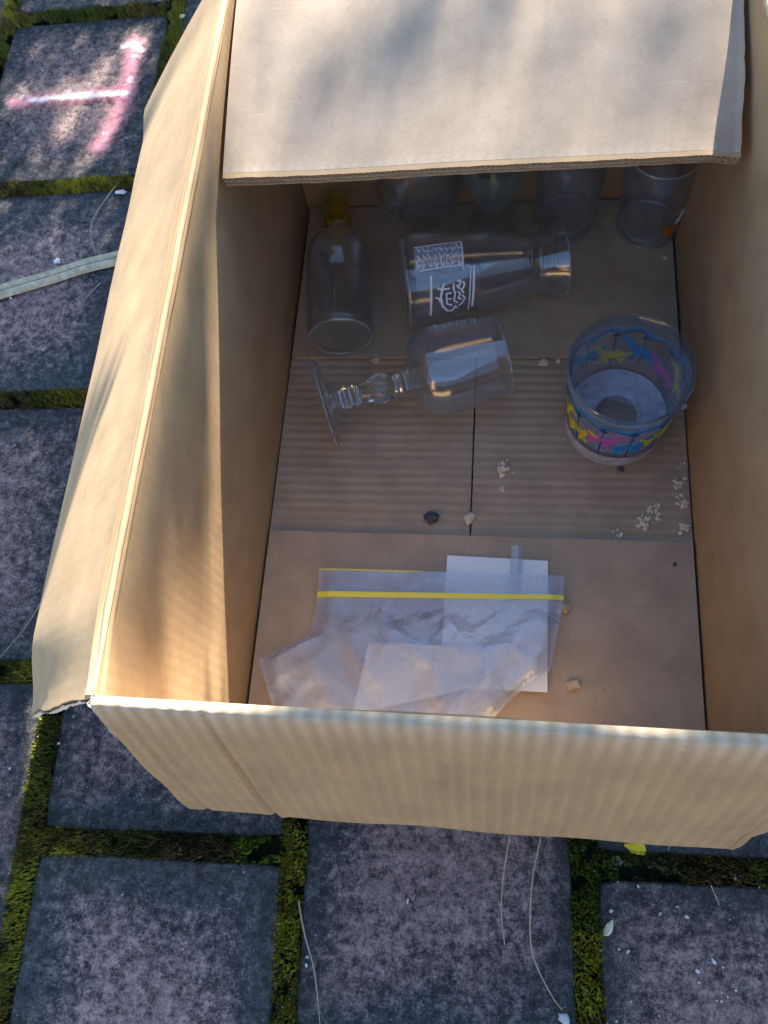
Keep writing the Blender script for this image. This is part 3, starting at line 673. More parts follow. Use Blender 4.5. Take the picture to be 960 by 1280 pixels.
# --- goblet lying on its side
FO = [(0.0425, 0.0), (0.0432, 0.0012), (0.0420, 0.0026), (0.030, 0.0052), (0.016, 0.0100), (0.0085, 0.0160)]
ST = [(0.0085, 0.0155), (0.0105, 0.019), (0.0125, 0.0215), (0.0095, 0.0245), (0.0090, 0.027), (0.0118, 0.030), (0.0090, 0.0330), (0.0088, 0.037), (0.0112, 0.046), (0.0145, 0.055), (0.0128, 0.064), (0.0085, 0.0705), (0.0112, 0.0735), (0.0085, 0.0765), (0.0112, 0.0795), (0.0085, 0.0825), (0.012, 0.0860)]
BO = spline([(0.012, 0.0855), (0.028, 0.089), (0.0395, 0.098), (0.0440, 0.112), (0.0435, 0.132), (0.0405, 0.157), (0.0375, 0.1765)], 7)
loc, q = lie((406, 505), (636, 440), 0.0432, 0.0012, 0.0440, 0.112, -0.0035, 0.1765)
t_ = empty('goblet', loc, q); tag(t_, 'clear glass goblet with knobbed stem lying on its side', 'goblet')
mb = MB(); lathe(mb, [(0, 0.002)] + [(0.015, 0.0012)] + FO + [(0, 0.016)]); mb.build('foot', M['glass_foot'], t_, smooth=True)
mb = MB(); lathe(mb, [(0, 0.0158)] + spline(ST, 4) + [(0, 0.0862)], 48); mb.build('stem', M['glass_solid'], t_, smooth=True)
mb = MB(); lathe(mb, vessel(BO, 0.0018, 0.0935)); mb.build('bowl', M['glass_clear'], t_, smooth=True)

ring('lip', 0.0366, 0.1772, 0.0008, t_); ring('foot_rim', 0.0428, 0.0013, 0.0009, t_)
# --- carousel tumbler, standing
p0 = at(766, 530, -0.0045)
TO = [(0.041, 0.0), (0.0445, 0.0012), (0.0460, 0.004), (0.0470, 0.020), (0.0482, 0.045), (0.0502, 0.072), (0.0522, 0.0945), (0.0535, 0.104)]
t_ = empty('carousel_tumbler', (p0.x, p0.y, -0.0043)); tag(t_, 'standing tumbler with bright carousel horse print and pale blue rim', 'tumbler')
mb = MB(); lathe(mb, [(0, 0.0)] + TO[:7] + [(0.0500, 0.0945), (0.0480, 0.072), (0.0460, 0.045), (0.0450, 0.026), (0.036, 0.0215), (0.020, 0.0195), (0, 0.019)], 96); mb.build('bowl', M['glass_tint'], t_, smooth=True)
mb = MB(); lathe(mb, [(0.0522, 0.0947), (0.0537, 0.1035), (0.0540, 0.1058), (0.0529, 0.1072), (0.0516, 0.1058), (0.0500, 0.0947), (0.0522, 0.0947)], 96); mb.build('rim', M['glass_blue'], t_, smooth=True)
mb = MB(); lathe(mb, [(0.0195, 0.0198), (0.0365, 0.0220), (0.0446, 0.0265), (0.0444, 0.0280), (0.0360, 0.0236), (0.0195, 0.0214), (0.0195, 0.0198)], 96); mb.build('frosted_base', M['glass_frost'], t_, smooth=True)
mb = MB(); lathe(mb, [(0.0463, 0.0035), (0.0473, 0.0235), (0.0470, 0.0240), (0.0460, 0.0040), (0.0463, 0.0035)], 96); mb.build('frosted_foot', M['glass_frost'], t_, smooth=True)
def band(key, zs, wd, wav=0.0, nwav=0):
    mb = MB(); ribbon(mb, TO, [(2 * math.pi * k / 192, zs + wav * abs(math.sin(nwav * math.pi * k / 192))) for k in range(193)], wd); return mb.build('printed_band', M[key], t_, recalc=False)
band('print_navy', 0.0250, 0.0012); band('print_navy', 0.0790, 0.0014, 0.0050, 12); band('print_blue', 0.0818, 0.0030, 0.0050, 12)
def ell(cx, cy, rx, ry, rot=0, n_=12): return [(cx + rx * math.cos(2 * math.pi * k / n_) * math.cos(rot) - ry * math.sin(2 * math.pi * k / n_) * math.sin(rot), cy + rx * math.cos(2 * math.pi * k / n_) * math.sin(rot) + ry * math.sin(2 * math.pi * k / n_) * math.cos(rot)) for k in range(n_)]
hk = ['print_yellow', 'print_magenta', 'print_blue', 'print_yellow', 'print_teal', 'print_magenta', 'print_yellow']
for j in range(12):
    th0 = 2 * math.pi * j / 12 + 0.12; zc = 0.053 + 0.005 * (-1) ** j
    shp = [ell(0, 0, 0.0062, 0.0030), ell(0.0062, 0.0042, 0.0042, 0.0018, 0.9), ell(0.0092, 0.0066, 0.0030, 0.0013, -0.45), ell(-0.0075, 0.0006, 0.0036, 0.0010, -0.7),
           ell(0.0048, -0.0040, 0.0034, 0.0009, -0.8), ell(0.0026, -0.0048, 0.0034, 0.0009, -1.7), ell(-0.0040, -0.0046, 0.0036, 0.0009, -2.2), ell(-0.0056, -0.0038, 0.0036, 0.0009, -1.2)]
    mb = MB(); [wrap(mb, TO, [[(th0 + 1.75 * x / 0.0455, zc + 2.0 * y) for x, y in s]], 0.0004 + 0.00004 * i) for i, s in enumerate(shp)]
    mb.build('printed_horse', M[hk[j % 7]], t_, recalc=False)
    mb = MB(); ribbon(mb, TO, [(th0, 0.0255), (th0, 0.036), (th0, zc - 0.004)], 0.0011); ribbon(mb, TO, [(th0, zc + 0.004), (th0, 0.070), (th0, 0.082)], 0.0011); wrap(mb, TO, [[(th0 + x / 0.046, 0.0775 + y) for x, y in ell(0, 0, 0.0036, 0.0022)]], 0.0003)
    mb.build('printed_pole', M['print_navy'], t_, recalc=False)

# --- bottle lying with its base towards the front
OB = spline([(0.026, 0.0), (0.0315, 0.0015), (0.0335, 0.006), (0.0335, 0.040), (0.0335, 0.090), (0.0325, 0.106), (0.027, 0.118), (0.0165, 0.128), (0.0125, 0.138)], 6)
loc, q = lie((426, 424), (421, 246), 0.0335, 0.006, 0.0335, 0.09, 0.0, 0.14)
t_ = empty('bottle', loc, q); tag(t_, 'clear glass bottle with amber neck lying with its base towards the goblet', 'bottle')
mb = MB(); lathe(mb, vessel(OB, 0.0022, 0.008)); mb.build('body', M['glass_grey'], t_, smooth=True)
mb = MB(); lathe(mb, [(0.0096, 0.139), (0.0130, 0.139), (0.0155, 0.143), (0.0155, 0.149), (0.0130, 0.153), (0.0122, 0.166), (0.0135, 0.172), (0.0125, 0.176), (0.0092, 0.176), (0.0090, 0.150), (0.0096, 0.139)], 48); mb.build('neck', M['glass_amber'], t_, smooth=True)

ring('base_ring', 0.0310, 0.0030, 0.0012, t_)
# --- back row, standing under the leaning flap
def standing(name, px, outer, th, fl, key, label, cat, part='bowl', extra=None):
    p = at(*px, 0.0); t2 = empty(name, (p.x, p.y, 0.0004)); tag(t2, label, cat)
    mb = MB(); lathe(mb, vessel(outer, th, fl)); mb.build(part, M[key], t2, smooth=True)
    ring('base_ring', outer[1][0] - 0.0015, 0.0022, 0.0013, t2); ring('base_ring', radius_at(outer, fl + 0.001) * 0.82, fl - 0.001, 0.0009, t2); ring('lip', outer[-1][0] - th / 2, outer[-1][1] + th / 2, 0.0009, t2); return t2
SN = spline([(0.020, 0.0), (0.0245, 0.001), (0.0235, 0.006), (0.033, 0.016), (0.0455, 0.040), (0.0475, 0.060), (0.043, 0.085), (0.037, 0.105)], 6)
t2 = standing('round_glass', (527, 272), SN, 0.002, 0.013, 'glass_foot', 'round bellied clear glass standing behind the printed beer glass', 'glass')
p = at(616, 284, 0.0); t2 = empty('cocktail_glass', (p.x, p.y, 0.0004)); tag(t2, 'pale aqua cone-shaped stemmed glass standing between two clear glasses', 'glass')
mb = MB(); lathe(mb, [(0, 0.001), (0.022, 0.0), (0.0285, 0.0008), (0.0285, 0.002), (0.014, 0.004), (0.006, 0.009), (0, 0.0095)]); mb.build('foot', M['glass_clear'], t2, smooth=True)
mb = MB(); lathe(mb, [(0, 0.0093), (0.0055, 0.0093), (0.0045, 0.016), (0.0050, 0.026), (0.0070, 0.0300), (0, 0.0302)], 32); mb.build('stem', M['glass_clear'], t2, smooth=True)
CO = spline([(0.0070, 0.0300), (0.0130, 0.036), (0.0225, 0.056), (0.0300, 0.080), (0.0345, 0.105)], 6)
mb = MB(); lathe(mb, vessel(CO, 0.0018, 0.036)); mb.build('bowl', M['glass_aqua'], t2, smooth=True)
PT = [(0.026, 0.0), (0.0285, 0.0012), (0.0295, 0.006), (0.0315, 0.040), (0.0345, 0.080), (0.0370, 0.118)]
standing('tumbler', (705, 279), PT, 0.0025, 0.014, 'glass_foot', 'plain straight tumbler with thick base standing behind the beer glass rim', 'tumbler')
WT = [(0.029, 0.0), (0.0315, 0.0012), (0.0325, 0.005), (0.0340, 0.035), (0.0355, 0.070), (0.0365, 0.105)]
t2 = standing('tumbler', (808, 283), WT, 0.0022, 0.009, 'glass_clear', 'tumbler with orange and white print standing in the box corner', 'tumbler')
mb = MB(); wrap(mb, WT, [[(-1.35 + 1.1 * x, 0.016 + 1.3 * y) for x, y in s] for s in ([(0, 0.010), (0.25, 0.002), (0.55, 0.004), (0.9, 0.014), (0.6, 0.016), (0.35, 0.012), (0.12, 0.016)],)])
mb.build('printed_leaf', M['print_orange'], t2, recalc=False)
mb = MB(); wrap(mb, WT, [[(-1.0 + x, 0.036 + 1.1 * y) for x, y in s] for s in ([(0, 0), (0.22, -0.002), (0.5, 0.010), (0.62, 0.022), (0.40, 0.016), (0.24, 0.012), (0.16, 0.020), (0.10, 0.010)],)])
mb.build('printed_splash', M['print_white'], t2, recalc=False)

# ------------------------------------------------------------------ bag and papers
def sheet(name, corners, z, th, mat_, n_=14, curl=lambda u, v: 0.0, parent=None):
    """thin sheet between four pixel corners (tl, tr, br, bl)"""
    C = [at(x, y, z) for x, y in corners]; mb = MB(); ids = [[], []]
    for s in (0, 1):
        for j in range(n_ + 1):
            for i in range(n_ + 1):
                u, v = i / n_, j / n_; p = C[0].lerp(C[1], u).lerp(C[3].lerp(C[2], u), v)
                ids[s].append(mb.vert(p + Z * (curl(u, v) - th * s)))
    I = lambda s, i, j: ids[s][j * (n_ + 1) + i]
    for j in range(n_):
        for i in range(n_):
            mb.face(I(0, i, j), I(0, i + 1, j), I(0, i + 1, j + 1), I(0, i, j + 1)); mb.face(I(1, i, j), I(1, i, j + 1), I(1, i + 1, j + 1), I(1, i + 1, j))
    for k in range(n_):
        mb.face(I(0, k, 0), I(1, k, 0), I(1, k + 1, 0), I(0, k + 1, 0)); mb.face(I(0, k, n_), I(0, k + 1, n_), I(1, k + 1, n_), I(1, k, n_))
        mb.face(I(0, 0, k), I(0, 0, k + 1), I(1, 0, k + 1), I(1, 0, k)); mb.face(I(0, n_, k), I(1, n_, k), I(1, n_, k + 1), I(0, n_, k + 1))
    return mb.build(name, mat_, parent, smooth=True)
PZ = 0.0026
c1 = sheet('paper_card', [(559, 694), (685, 701), (684, 866), (549, 858)], PZ, 0.0004, M['paper'], curl=lambda u, v: 0.010 * max(0, v - 0.75) ** 1.0 * u + 0.0012 * nz(u * 3, v * 3, 2))
tag(c1, 'white paper card sticking out from under the zip bag mouth', 'paper')
c2 = sheet('folded_paper', [(461, 803), (604, 809), (602, 858), (440, 893)], 0.0052, 0.0005, M['paper_warm'], curl=lambda u, v: 0.004 * sm(0.55, 1.0, v) * sm(0.2, 0.9, u) + 0.0012 * nz(u * 3, v * 3, 5))
tag(c2, 'smaller folded off-white paper under the film of the zip bag', 'paper')
c3 = sheet('plastic_strip', [(639, 683), (653, 683), (651, 742), (637, 741)], 0.0058, 0.0008, M['film_clip'], 6, curl=lambda u, v: 0.0018 * math.sin(math.pi * u) + 0.0015 * (1 - v))
tag(c3, 'short clear plastic strip lying across the top of the white card', 'plastic strip')

LP = [(400, 713), (398, 748), (392, 795), (327, 828), (343, 880), (352, 915)]; RP = [(704, 722), (704, 752), (697, 785), (688, 838), (640, 874), (604, 915)]
VP = [0.0, 0.18, 0.40, 0.58, 0.82, 1.0]
def poly_at(P, v):
    for k in range(5):
        if v <= VP[k + 1] + 1e-9:
            s = (v - VP[k]) / (VP[k + 1] - VP[k]); return (P[k][0] + (P[k + 1][0] - P[k][0]) * s, P[k][1] + (P[k + 1][1] - P[k][1]) * s)
bp = at(540, 800, 0.0); bag = tag(empty('zip_bag', (bp.x, bp.y, 0.0)), 'crumpled clear plastic zip bag with yellow closure strip lying flat', 'bag')
bpy.context.view_layer.update()
def bag_h(u, v, x, y):
    ridge = abs(nz(x * 20 + y * 12, y * 13 - x * 8, 1.0)); r2 = abs(nz(x * 38 - y * 22, y * 24, 4.0))
    base = 0.0085 + 0.008 * sm(0.2, 0.5, v)
    e = sm(0.0, 0.06, u) * sm(1.0, 0.94, u)
    return PZ + (base + 0.009 * (0.35 - ridge) * sm(0.22, 0.5, v) + 0.004 * (0.3 - r2) * sm(0.2, 0.35, v) + 0.004 * math.exp(-((u - 0.75) / 0.2) ** 2) * sm(0.3, 0.8, v)) * (0.7 + 0.3 * e)
def bag_sheet(name, hfun, nu, nv, parent):
    mb = MB(); ids = []
    for j in range(nv + 1):
        v = j / nv; a_, c_ = poly_at(LP, v), poly_at(RP, v)
        for i in range(nu + 1):
            u = i / nu; p = at(a_[0] + (c_[0] - a_[0]) * u, a_[1] + (c_[1] - a_[1]) * u, 0.004); p.z = hfun(u, v, p.x, p.y); ids.append(mb.vert(p))
    for j in range(nv):
        for i in range(nu): k = j * (nu + 1) + i; mb.face(k, k + 1, k + nu + 2, k + nu + 1)
    o = mb.build(name, M['film'], smooth=True, recalc=False); o.parent = parent; o.matrix_parent_inverse = parent.matrix_world.inverted(); return o
bag_sheet('film', bag_h, 90, 70, bag)
def strip(name, v0, v1, u0, u1, key, lift, th):
    mb = MB(); prev = None; NS = 40
    for k in range(NS + 1):
        u = u0 + (u1 - u0) * k / NS; cur = []
        for v in (v0, v1):
            a_, c_ = poly_at(LP, v), poly_at(RP, v); p = at(a_[0] + (c_[0] - a_[0]) * u, a_[1] + (c_[1] - a_[1]) * u, 0.004)
            z = bag_h(u, 0.5 * (v0 + v1), p.x, p.y) + lift
            cur += [mb.vert((p.x, p.y, z)), mb.vert((p.x, p.y, z + th))]
        if prev:
            mb.face(prev[1], cur[1], cur[3], prev[3]); mb.face(prev[0], cur[0], cur[1], prev[1]); mb.face(prev[2], prev[3], cur[3], cur[2]); mb.face(prev[0], prev[2], cur[2], cur[0])
        else: mb.face(*cur[:2], *cur[:1:-1])
        prev = cur
    o = mb.build(name, M[key]); o.parent = bag; o.matrix_parent_inverse = bag.matrix_world.inverted(); return o
strip('zip_strip', 0.147, 0.182, 0.0, 1.0, 'zip_yellow', 0.0004, 0.0012)
strip('mouth_edge', 0.0, 0.007, 0.0, 0.42, 'zip_yellow', 0.0002, 0.0005)

# ------------------------------------------------------------------ crumbs and chips in the box
def lump(name, px, size, key, label, cat, flatn=0.6, seed=0, zf=-0.0045, group=None, elong=1.0, rot=0.0):
    bm = bmesh.new(); bmesh.ops.create_icosphere(bm, subdivisions=2, radius=1.0)
    for v in bm.verts:
        k = 1 + 0.75 * nz(v.co.x * 1.9 + seed, v.co.y * 1.6, v.co.z * 1.6 + seed)
        v.co = Vector((v.co.x * elong, v.co.y, v.co.z * flatn)) * (size * k)
    zmin = min(v.co.z for v in bm.verts)
    for v in bm.verts: v.co.z -= zmin
    me = bpy.data.meshes.new(name); bm.to_mesh(me); bm.free(); me.materials.append(M[key])
    o = put(name, me); p = at(*px, zf); o.location = (p.x, p.y, zf + 0.0003); o.rotation_euler = (0, 0, rot); return tag(o, label, cat, group)
lump('wood_chip', (470, 452), 0.0042, 'wood_chip', 'tan wood crumb between the bottle base and the goblet stem', 'crumb', 0.6, 1, elong=1.3)
lump('wood_chip', (392, 450), 0.0026, 'wood_chip', 'tiny tan crumb at the foot rim of the goblet', 'crumb', 0.6, 2)
lump('wood_chip', (679, 455), 0.0042, 'foam_crumb', 'pale crumb on the cardboard edge beside the goblet rim', 'crumb', 0.6, 3, rot=1.0, elong=1.25)
lump('wood_chip', (698, 452), 0.0024, 'foam_crumb', 'tiny pale crumb beside the carousel tumbler', 'crumb', 0.6, 4)
lump('pebble', (539, 648), 0.0055, 'pebble', 'dark grey pebble on the ribbed cardboard floor', 'pebble', 0.6, 5, elong=1.2)
lump('wood_chip', (587, 649), 0.0042, 'seed', 'pale husk beside the seam of the box floor', 'husk', 0.5, 6, rot=1.3, elong=1.5)
lump('wood_chip', (706, 761), 0.0042, 'wood_chip', 'brown crumb at the end of the yellow zip strip', 'crumb', 0.6, 8, zf=0.0)
lump('grit_speck', (776, 587), 0.0030, 'pebble', 'black speck in front of the carousel tumbler', 'speck', 0.6, 9)
lump('grit_speck', (855, 510), 0.0036, 'foam_crumb', 'pale crumb between the carousel tumbler and the box wall', 'crumb', 0.6, 10)
lump('grit_speck', (843, 706), 0.0018, 'pebble', 'small dark speck on the bare end flap of the box floor', 'speck', 0.6, 11, zf=0.0)
lump('grit_speck', (830, 324), 0.0022, 'foam_crumb', 'tiny pale crumb in front of the orange printed tumbler', 'crumb', 0.6, 12, zf=0.0)
mb = MB(); mb.box((-0.0055, -0.0038, 0), (0.0055, 0.0038, 0.0035)); o = mb.build('wood_chip', M['wood_chip']); o.location = at(716, 857, 0.0) + Z * 0.0004; o.rotation_euler = (0, 0, 0.35)
bm = bmesh.new(); bm.from_mesh(o.data); bmesh.ops.bevel(bm, geom=bm.edges[:], offset=0.0008, segments=2, affect='EDGES'); bm.to_mesh(o.data); bm.free()
tag(o, 'small squared wood chip on the box floor beside the bag', 'wood chip')
def crumbs(spots, name, label):
    bm = bmesh.new()
    for (px, py, n_, spread, sz) in spots:
        for k in range(n_):
            p = at(px + random.gauss(0, spread), py + random.gauss(0, spread), -0.0045); s = sz * random.uniform(0.25, 1.0)
            if p.x > W - 0.004: continue
            r_ = bmesh.ops.create_icosphere(bm, subdivisions=1, radius=1.0); sd = random.random() * 50
            for v in r_['verts']:
                kk = 1 + 1.0 * nz(v.co.x * 2 + sd, v.co.y * 2, v.co.z * 2); v.co = Vector((v.co.x * s * kk + p.x, v.co.y * s * kk + p.y, -0.0045 + s * 0.5 + v.co.z * s * kk * 0.6))
    me = bpy.data.meshes.new(name); bm.to_mesh(me); bm.free(); me.materials.append(M['foam_crumb']); tag(put(name, me), label, 'crumbs', kind='stuff')
crumbs([(848, 605, 16, 5, 0.0024), (855, 628, 18, 5, 0.0026), (815, 643, 14, 6, 0.0024), (803, 655, 20, 5, 0.0028), (855, 658, 14, 4, 0.0028), (825, 635, 6, 4, 0.002), (772, 668, 8, 4, 0.002), (850, 585, 7, 6, 0.0014)], 'crumbs', 'scattered pale foam crumbs along the foot of the right box wall')
crumbs([(629, 586, 26, 4, 0.0028), (628, 612, 5, 2, 0.002)], 'crumbs', 'small heap of pale foam crumbs beside the floor seam')

# ------------------------------------------------------------------ litter on the pavers
def tube(mb, pts, r0, r1=None, seg=6):
    r1 = r0 if r1 is None else r1; n_ = len(pts); rows = []
    for k, p in enumerate(pts):
        d = (pts[min(k + 1, n_ - 1)] - pts[max(k - 1, 0)]).normalized(); s = d.cross(Z)
        s = X if s.length < 1e-5 else s.normalized(); u = s.cross(d); r_ = r0 + (r1 - r0) * k / (n_ - 1)
        rows.append([mb.vert(p + (s * math.cos(6.2832 * j / seg) + u * math.sin(6.2832 * j / seg)) * r_) for j in range(seg)])
    for A, B in zip(rows, rows[1:]):
        for j in range(seg): mb.face(A[j], A[(j + 1) % seg], B[(j + 1) % seg], B[j])
    mb.face(*rows[0]); mb.face(*rows[-1][::-1])
def px_curve(pts, z, n_=8):
    P = [at(x + random.uniform(-1.2, 1.2), y + random.uniform(-1.2, 1.2), z) for x, y in pts]; out = []
    for i in range(len(P) - 1):
        a_, b_, c_, d_ = P[max(i - 1, 0)], P[i], P[i + 1], P[min(i + 2, len(P) - 1)]
        for k in range(n_):
            t2 = k / n_; out.append(0.5 * ((2 * b_) + (c_ - a_) * t2 + (2 * a_ - 5 * b_ + 4 * c_ - d_) * t2 * t2 + (-a_ + 3 * b_ - 3 * c_ + d_) * t2 ** 3))
    return out + [P[-1]]
for pts, r_, lab in (([(730 - 93, 1046), (629, 1095), (627, 1140), (631, 1181)], 0.0007, 'short dry pine needle on the paver under the front flap'),
                     ([(676, 1046), (666, 1100), (662, 1160), (668, 1200), (690, 1245), (702, 1262)], 0.0007, 'long curved dry pine needle beside the short one'),
                     ([(373, 1125), (380, 1165), (393, 1215), (401, 1285)], 0.0007, 'dry pine needle along the edge of a moss joint'),
                     ([(160, 214), (135, 245), (117, 275), (113, 297), (119, 316)], 0.0007, 'hooked dry grass stem beside the painted paver'),
                     ([(127, 354), (112, 368), (98, 386)], 0.0006, 'short dry stem below the straw strip'),
                     ([(889, 1107), (899, 1131)], 0.0005, 'tiny dry stem at the edge of the moss near a white fleck'),
                     ([(840, 1050), (836, 1064)], 0.0006, 'tiny dry stem beside the yellow petal'),
                     ([(52, 750), (30, 785), (0, 822)], 0.0006, 'thin dry stem lying beside the left flap')):
    mb = MB(); tube(mb, px_curve(pts, ZG + 0.0035), r_, r_ * 0.6); tag(mb.build('pine_needle', M['needle'], smooth=True), lab, 'needle')
# dry strap leaf: a folded strip, two ridges
C_ = px_curve([(-40, 384), (0, 369), (60, 350), (110, 335), (150, 324), (190, 311)], ZG, 6); mb = MB(); rows = []
for k, p in enumerate(C_):
    d = (C_[min(k + 1, len(C_) - 1)] - C_[max(k - 1, 0)]); d.z = 0; d.normalize(); s = Vector((-d.y, d.x, 0)); wd = 0.0098 + 0.0006 * nz(k * 0.4)
    prof_ = [(-1, 0.0015), (-0.8, 0.0042), (-0.35, 0.0052), (-0.06, 0.0036), (0.05, 0.0026), (0.15, 0.0044), (0.7, 0.0060), (1.0, 0.0030), (0.9, 0.0010), (-0.9, 0.0006)]
    rows.append([mb.vert(p + s * (a_ * wd) + Z * (0.0012 + h_)) for a_, h_ in prof_])
for A, B in zip(rows, rows[1:]):
    for j in range(len(A)): mb.face(A[j], A[(j + 1) % len(A)], B[(j + 1) % len(A)], B[j])
mb.face(*rows[0]); mb.face(*rows[-1][::-1])
tag(mb.build('dry_leaf', M['straw']), 'long pale dry strap leaf lying across the pavers beside the box', 'dry leaf')
lump('petal', (794, 1060), 0.0046, 'petal', 'small bright yellow petal by the moss in front of the box', 'petal', 0.35, 21, ZG - 0.002, elong=1.7, rot=-0.3)
lump('seed_husk', (760, 1161), 0.0030, 'seed', 'pale seed husk on the paver beside the vertical moss joint', 'seed', 0.4, 22, ZG + 0.001, elong=2.0, rot=1.0)
lump('stone_chip', (705, 1272), 0.0038, 'grit', 'pale stone chip at the end of the long pine needle', 'stone', 0.5, 23, ZG + 0.001, elong=1.2)
lump('stone_chip', (73, 328), 0.0032, 'print_white', 'white chip resting against the dry strap leaf', 'stone', 0.7, 24, ZG + 0.001, elong=1.2, rot=0.5)
lump('stone_chip', (17, 203), 0.0045, 'pebble', 'dark bit of grit on the painted paver', 'stone', 0.6, 25, ZG + 0.001, elong=1.5)
lump('leaf_scrap', (152, 241), 0.0035, 'grit', 'whitish scrap of leaf on the moss joint beside the box flap', 'leaf scrap', 0.3, 26, ZG + 0.001, elong=1.9, rot=0.1)
lump('leaf_scrap', (228, 22), 0.0032, 'seed', 'pale leaf scrap on the moss by the corner of the painted paver', 'leaf scrap', 0.4, 27, ZG + 0.001, elong=1.4, rot=0.8)
lump('stone_chip', (770, 1076), 0.0038, 'grit', 'grey chip in the moss below the yellow petal', 'stone', 0.6, 28, ZG - 0.004)
bm = bmesh.new()
for k in range(90):
    px, py = random.choice([(random.uniform(-20, 120), random.uniform(0, 1000)), (random.uniform(0, 960), random.uniform(1000, 1285)), (random.uniform(740, 960), random.uniform(1085, 1285))])
    p = at(px, py, ZG); s = random.choice([0.0004, 0.0005, 0.0006, 0.0009, 0.0013]) * random.uniform(0.7, 1.2)
    if -0.02 < p.x < 0.42 and -0.02 < p.y < 0.6: continue
    r_ = bmesh.ops.create_icosphere(bm, subdivisions=1, radius=s); a_ = random.uniform(0, 6.28); e = random.uniform(1, 2.2)
    bmesh.ops.transform(bm, matrix=Matrix.Translation((p.x, p.y, ZG + 0.0012)) @ Matrix.Rotation(a_, 4, 'Z') @ Matrix.Diagonal((e, 1, 0.6, 1)), verts=r_['verts'])
me = bpy.data.meshes.new('grit'); bm.to_mesh(me); bm.free(); me.materials.append(M['grit']); tag(put('grit', me), 'fine pale grit scattered over the pavers', 'grit', kind='stuff')

# ------------------------------------------------------------------ the tree up-sun whose shade lies on the pavers
m, t, n, l, b = mat('leaf'); oc = n.new('ShaderNodeTexCoord').outputs['Object']
r = ramp(n, [(0.3, (0.035, 0.07, 0.015)), (0.7, (0.09, 0.14, 0.03))]); l.new(noise_(n, l, oc, 6, 3), r.inputs[0]); l.new(r.outputs[0], b.inputs['Base Color']); b.inputs['Roughness'].default_value = 0.5; M['leaf'] = m
KX, KZ = LD.x / LD.y, LD.z / LD.y
def vu(p): return (p.x - KX * p.y, p.z - KZ * p.y)            # where a sun ray through p goes
lit = []
for i in range(13):                                            # places the sun reaches: flaps, upper left wall, painted paver
    for j in range(7):
        lit.append(vu(LEFT_FN(i / 12, 0.95 * j / 6)[0])); lit.append(vu(LEFT_FN(min(1, (i + 0.5) / 12), 0.95 * min(1, (j + 0.5) / 6))[0])); lit.append(vu(f_bf(i / 12, j / 6)[0]))
        lit.append(vu(Vector((0, 0.59 * i / 12, 0.289 - 0.26 * j / 6 * (1 - i / 14)))))
for x, y in ((170, 45), (166, 70), (160, 95), (152, 120), (140, 145), (128, 168), (112, 192), (20, 124), (45, 122), (75, 120), (105, 118), (135, 116), (90, 150), (120, 90), (60, 215), (20, 232)): lit.append(vu(at(x, y, ZG)))
lit = np.array(lit)
CT = -LD * 4.2 + Vector((0, 0, -0.1)); CTv, CTu = vu(CT)
root = tag(empty('garden_tree', (CT.x + 1.3, CT.y + 0.2, ZB)), 'small leafy tree beyond the box that shades the pavers', 'tree')
bpy.context.view_layer.update()
mb = MB(); base = Vector((CT.x + 1.3, CT.y + 0.2, ZB - 0.05)); tops = []
trunk = [base + Vector((0.05 * math.sin(k), 0.04 * math.cos(k * 1.3), 0.36 * k)) for k in range(8)]; tube(mb, trunk, 0.085, 0.035, 9)
def clear(p, r_):
    a_ = np.array(vu(p)); return np.min(np.hypot(lit[:, 0] - a_[0], lit[:, 1] - a_[1])) > r_
for k in range(16):
    a_ = trunk[3 + k % 5]; th = k * 2.4; ln_ = random.uniform(0.7, 1.6); pts = [a_ + Vector((math.cos(th) * ln_ * s, math.sin(th) * ln_ * s * 0.7, (0.25 + 0.3 * (k % 3)) * s)) for s in (0, 0.33, 0.66, 1)]
    if all(clear(p, 0.09) for p in pts): tube(mb, pts, 0.022, 0.007, 6)
o = mb.build('trunk', M['bark']); o.parent = root; o.matrix_parent_inverse = root.matrix_world.inverted()
V, F = [], []
def leaf(p, s):
    d = Vector(rng.normal(size=3)).normalized(); e = d.cross(Vector(rng.normal(size=3))).normalized(); n0 = len(V)
    for a_, c_ in ((0, -1), (0.42, -0.2), (0.30, 0.45), (0, 1), (-0.30, 0.45), (-0.42, -0.2)): V.append(tuple(p + (e * a_ + d * c_) * s))
    F.append(tuple(range(n0, n0 + 6)))
cnt = 0
for k in range(16000):
    p = CT + Vector((random.gauss(0.45, 0.75), random.gauss(0, 0.45), random.gauss(0.0, 0.55)))
    if p.z < 0.5: continue
    if nz(p.x * 2.2, p.y * 2.2, p.z * 2.2) < -0.25: continue
    s = random.uniform(0.025, 0.05)
    if clear(p, 0.045 + s): leaf(p, s)
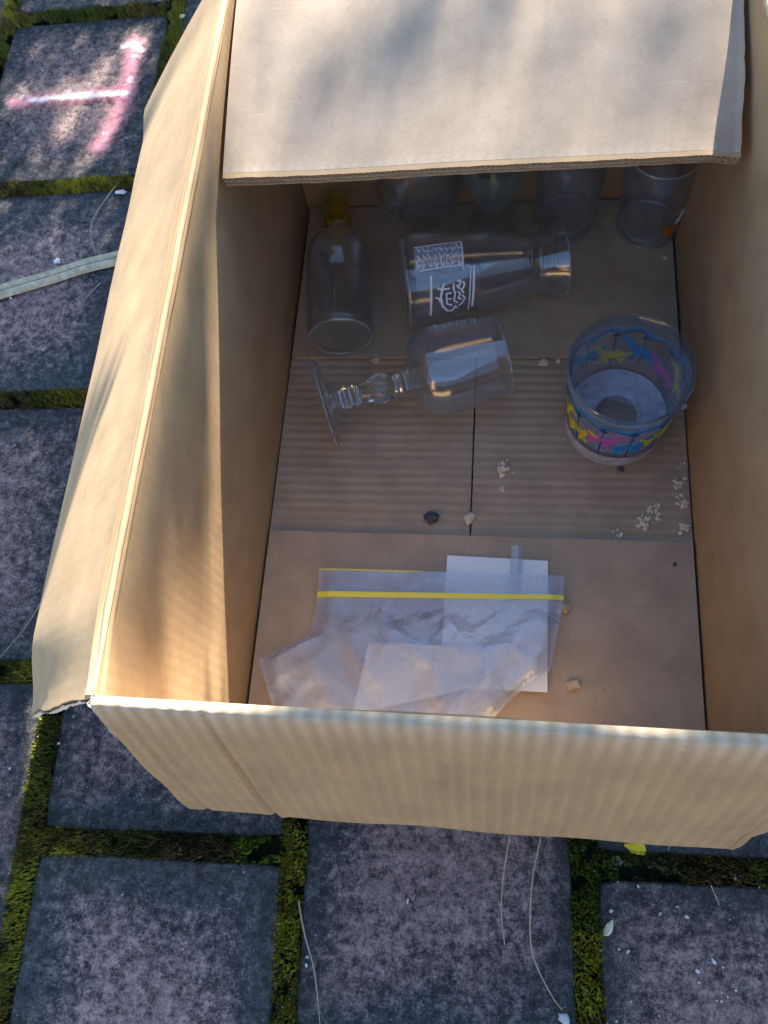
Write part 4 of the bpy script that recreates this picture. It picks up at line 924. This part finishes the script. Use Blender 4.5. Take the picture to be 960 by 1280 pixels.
# the low bough that keeps the sun off the pavers on the left of the box
for k in range(24000):
    t_ = random.uniform(1.4, 1.9); q = at(random.uniform(-330, 270), random.uniform(-80, 1320), ZG); p = q - LD * t_
    s = random.uniform(0.006, 0.018)
    if clear(p, 0.006 + s): leaf(p, s)
for k in range(900):
    q = at(random.uniform(-60, 34), random.uniform(885, 1230), ZG); leaf(q - LD * random.uniform(1.4, 1.9), random.uniform(0.006, 0.010))
def scatter(q, n2, s0, s1, t0=3.6, t1=4.6):
    for k in range(n2): leaf(q() - LD * random.uniform(t0, t1), random.uniform(s0, s1))
scatter(lambda: f_bf(random.random(), random.random())[0], 230, 0.008, 0.016, 4.2, 5.6)
# thin foliage: half shade on the painted paver, soft streaks on the leaning flap and along the top of the left wall
scatter(lambda: at(random.uniform(-10, 215), random.uniform(10, 240), ZG), 300, 0.010, 0.018, 2.6, 3.6)
for (u, v, n2) in ((0.15, 0.80, 12), (0.24, 0.66, 14), (0.33, 0.50, 15), (0.42, 0.35, 15), (0.52, 0.2, 14), (0.66, 0.62, 8), (0.85, 0.35, 6)):
    scatter(lambda: f_bf(u + random.gauss(0, 0.03), v + random.gauss(0, 0.10))[0], n2, 0.012, 0.022)
for k in range(1500):
    y = random.uniform(0.02, 0.45); lo = 0.023 + 0.529 * y; z = random.uniform(lo, 0.276)
    lim = 0.30 + 0.34 * nz(y * 11, 3.0) + 0.22 * nz(y * 30 + z * 22, z * 9, 5.0) + (0.25 if y < 0.10 else 0.0)
    if (z - lo) / (0.289 - lo) < lim: continue
    leaf(Vector((0, y, z)) - LD * random.uniform(2.8, 3.8), random.uniform(0.009, 0.015))
me = bpy.data.meshes.new('crown'); me.from_pydata(V, [], F); me.materials.append(M['leaf']); o = put('crown', me, root); o.matrix_parent_inverse = root.matrix_world.inverted(); o['kind'] = 'stuff'

# ------------------------------------------------------------------ added wall behind the viewpoint that bounces warm sunlight onto the front flap
simple('bounce_coat', (0.27, 0.195, 0.11), 0.9, 0.2, 0.2, 3, 0.01)
wl = tag(empty('bounce_wall', (0, -7.0, ZB)), 'plain tan wall with coping, added to bounce light onto the box', 'wall')
mb = MB(); mb.box((-7, -0.15, 0), (7, 0.15, 2.1)); mb.build('wall_face', M['bounce_coat'], wl)
mb = MB(); mb.box((-7.05, -0.2, 2.103), (7.05, 0.2, 2.18)); mb.build('coping', M['bounce_coat'], wl)
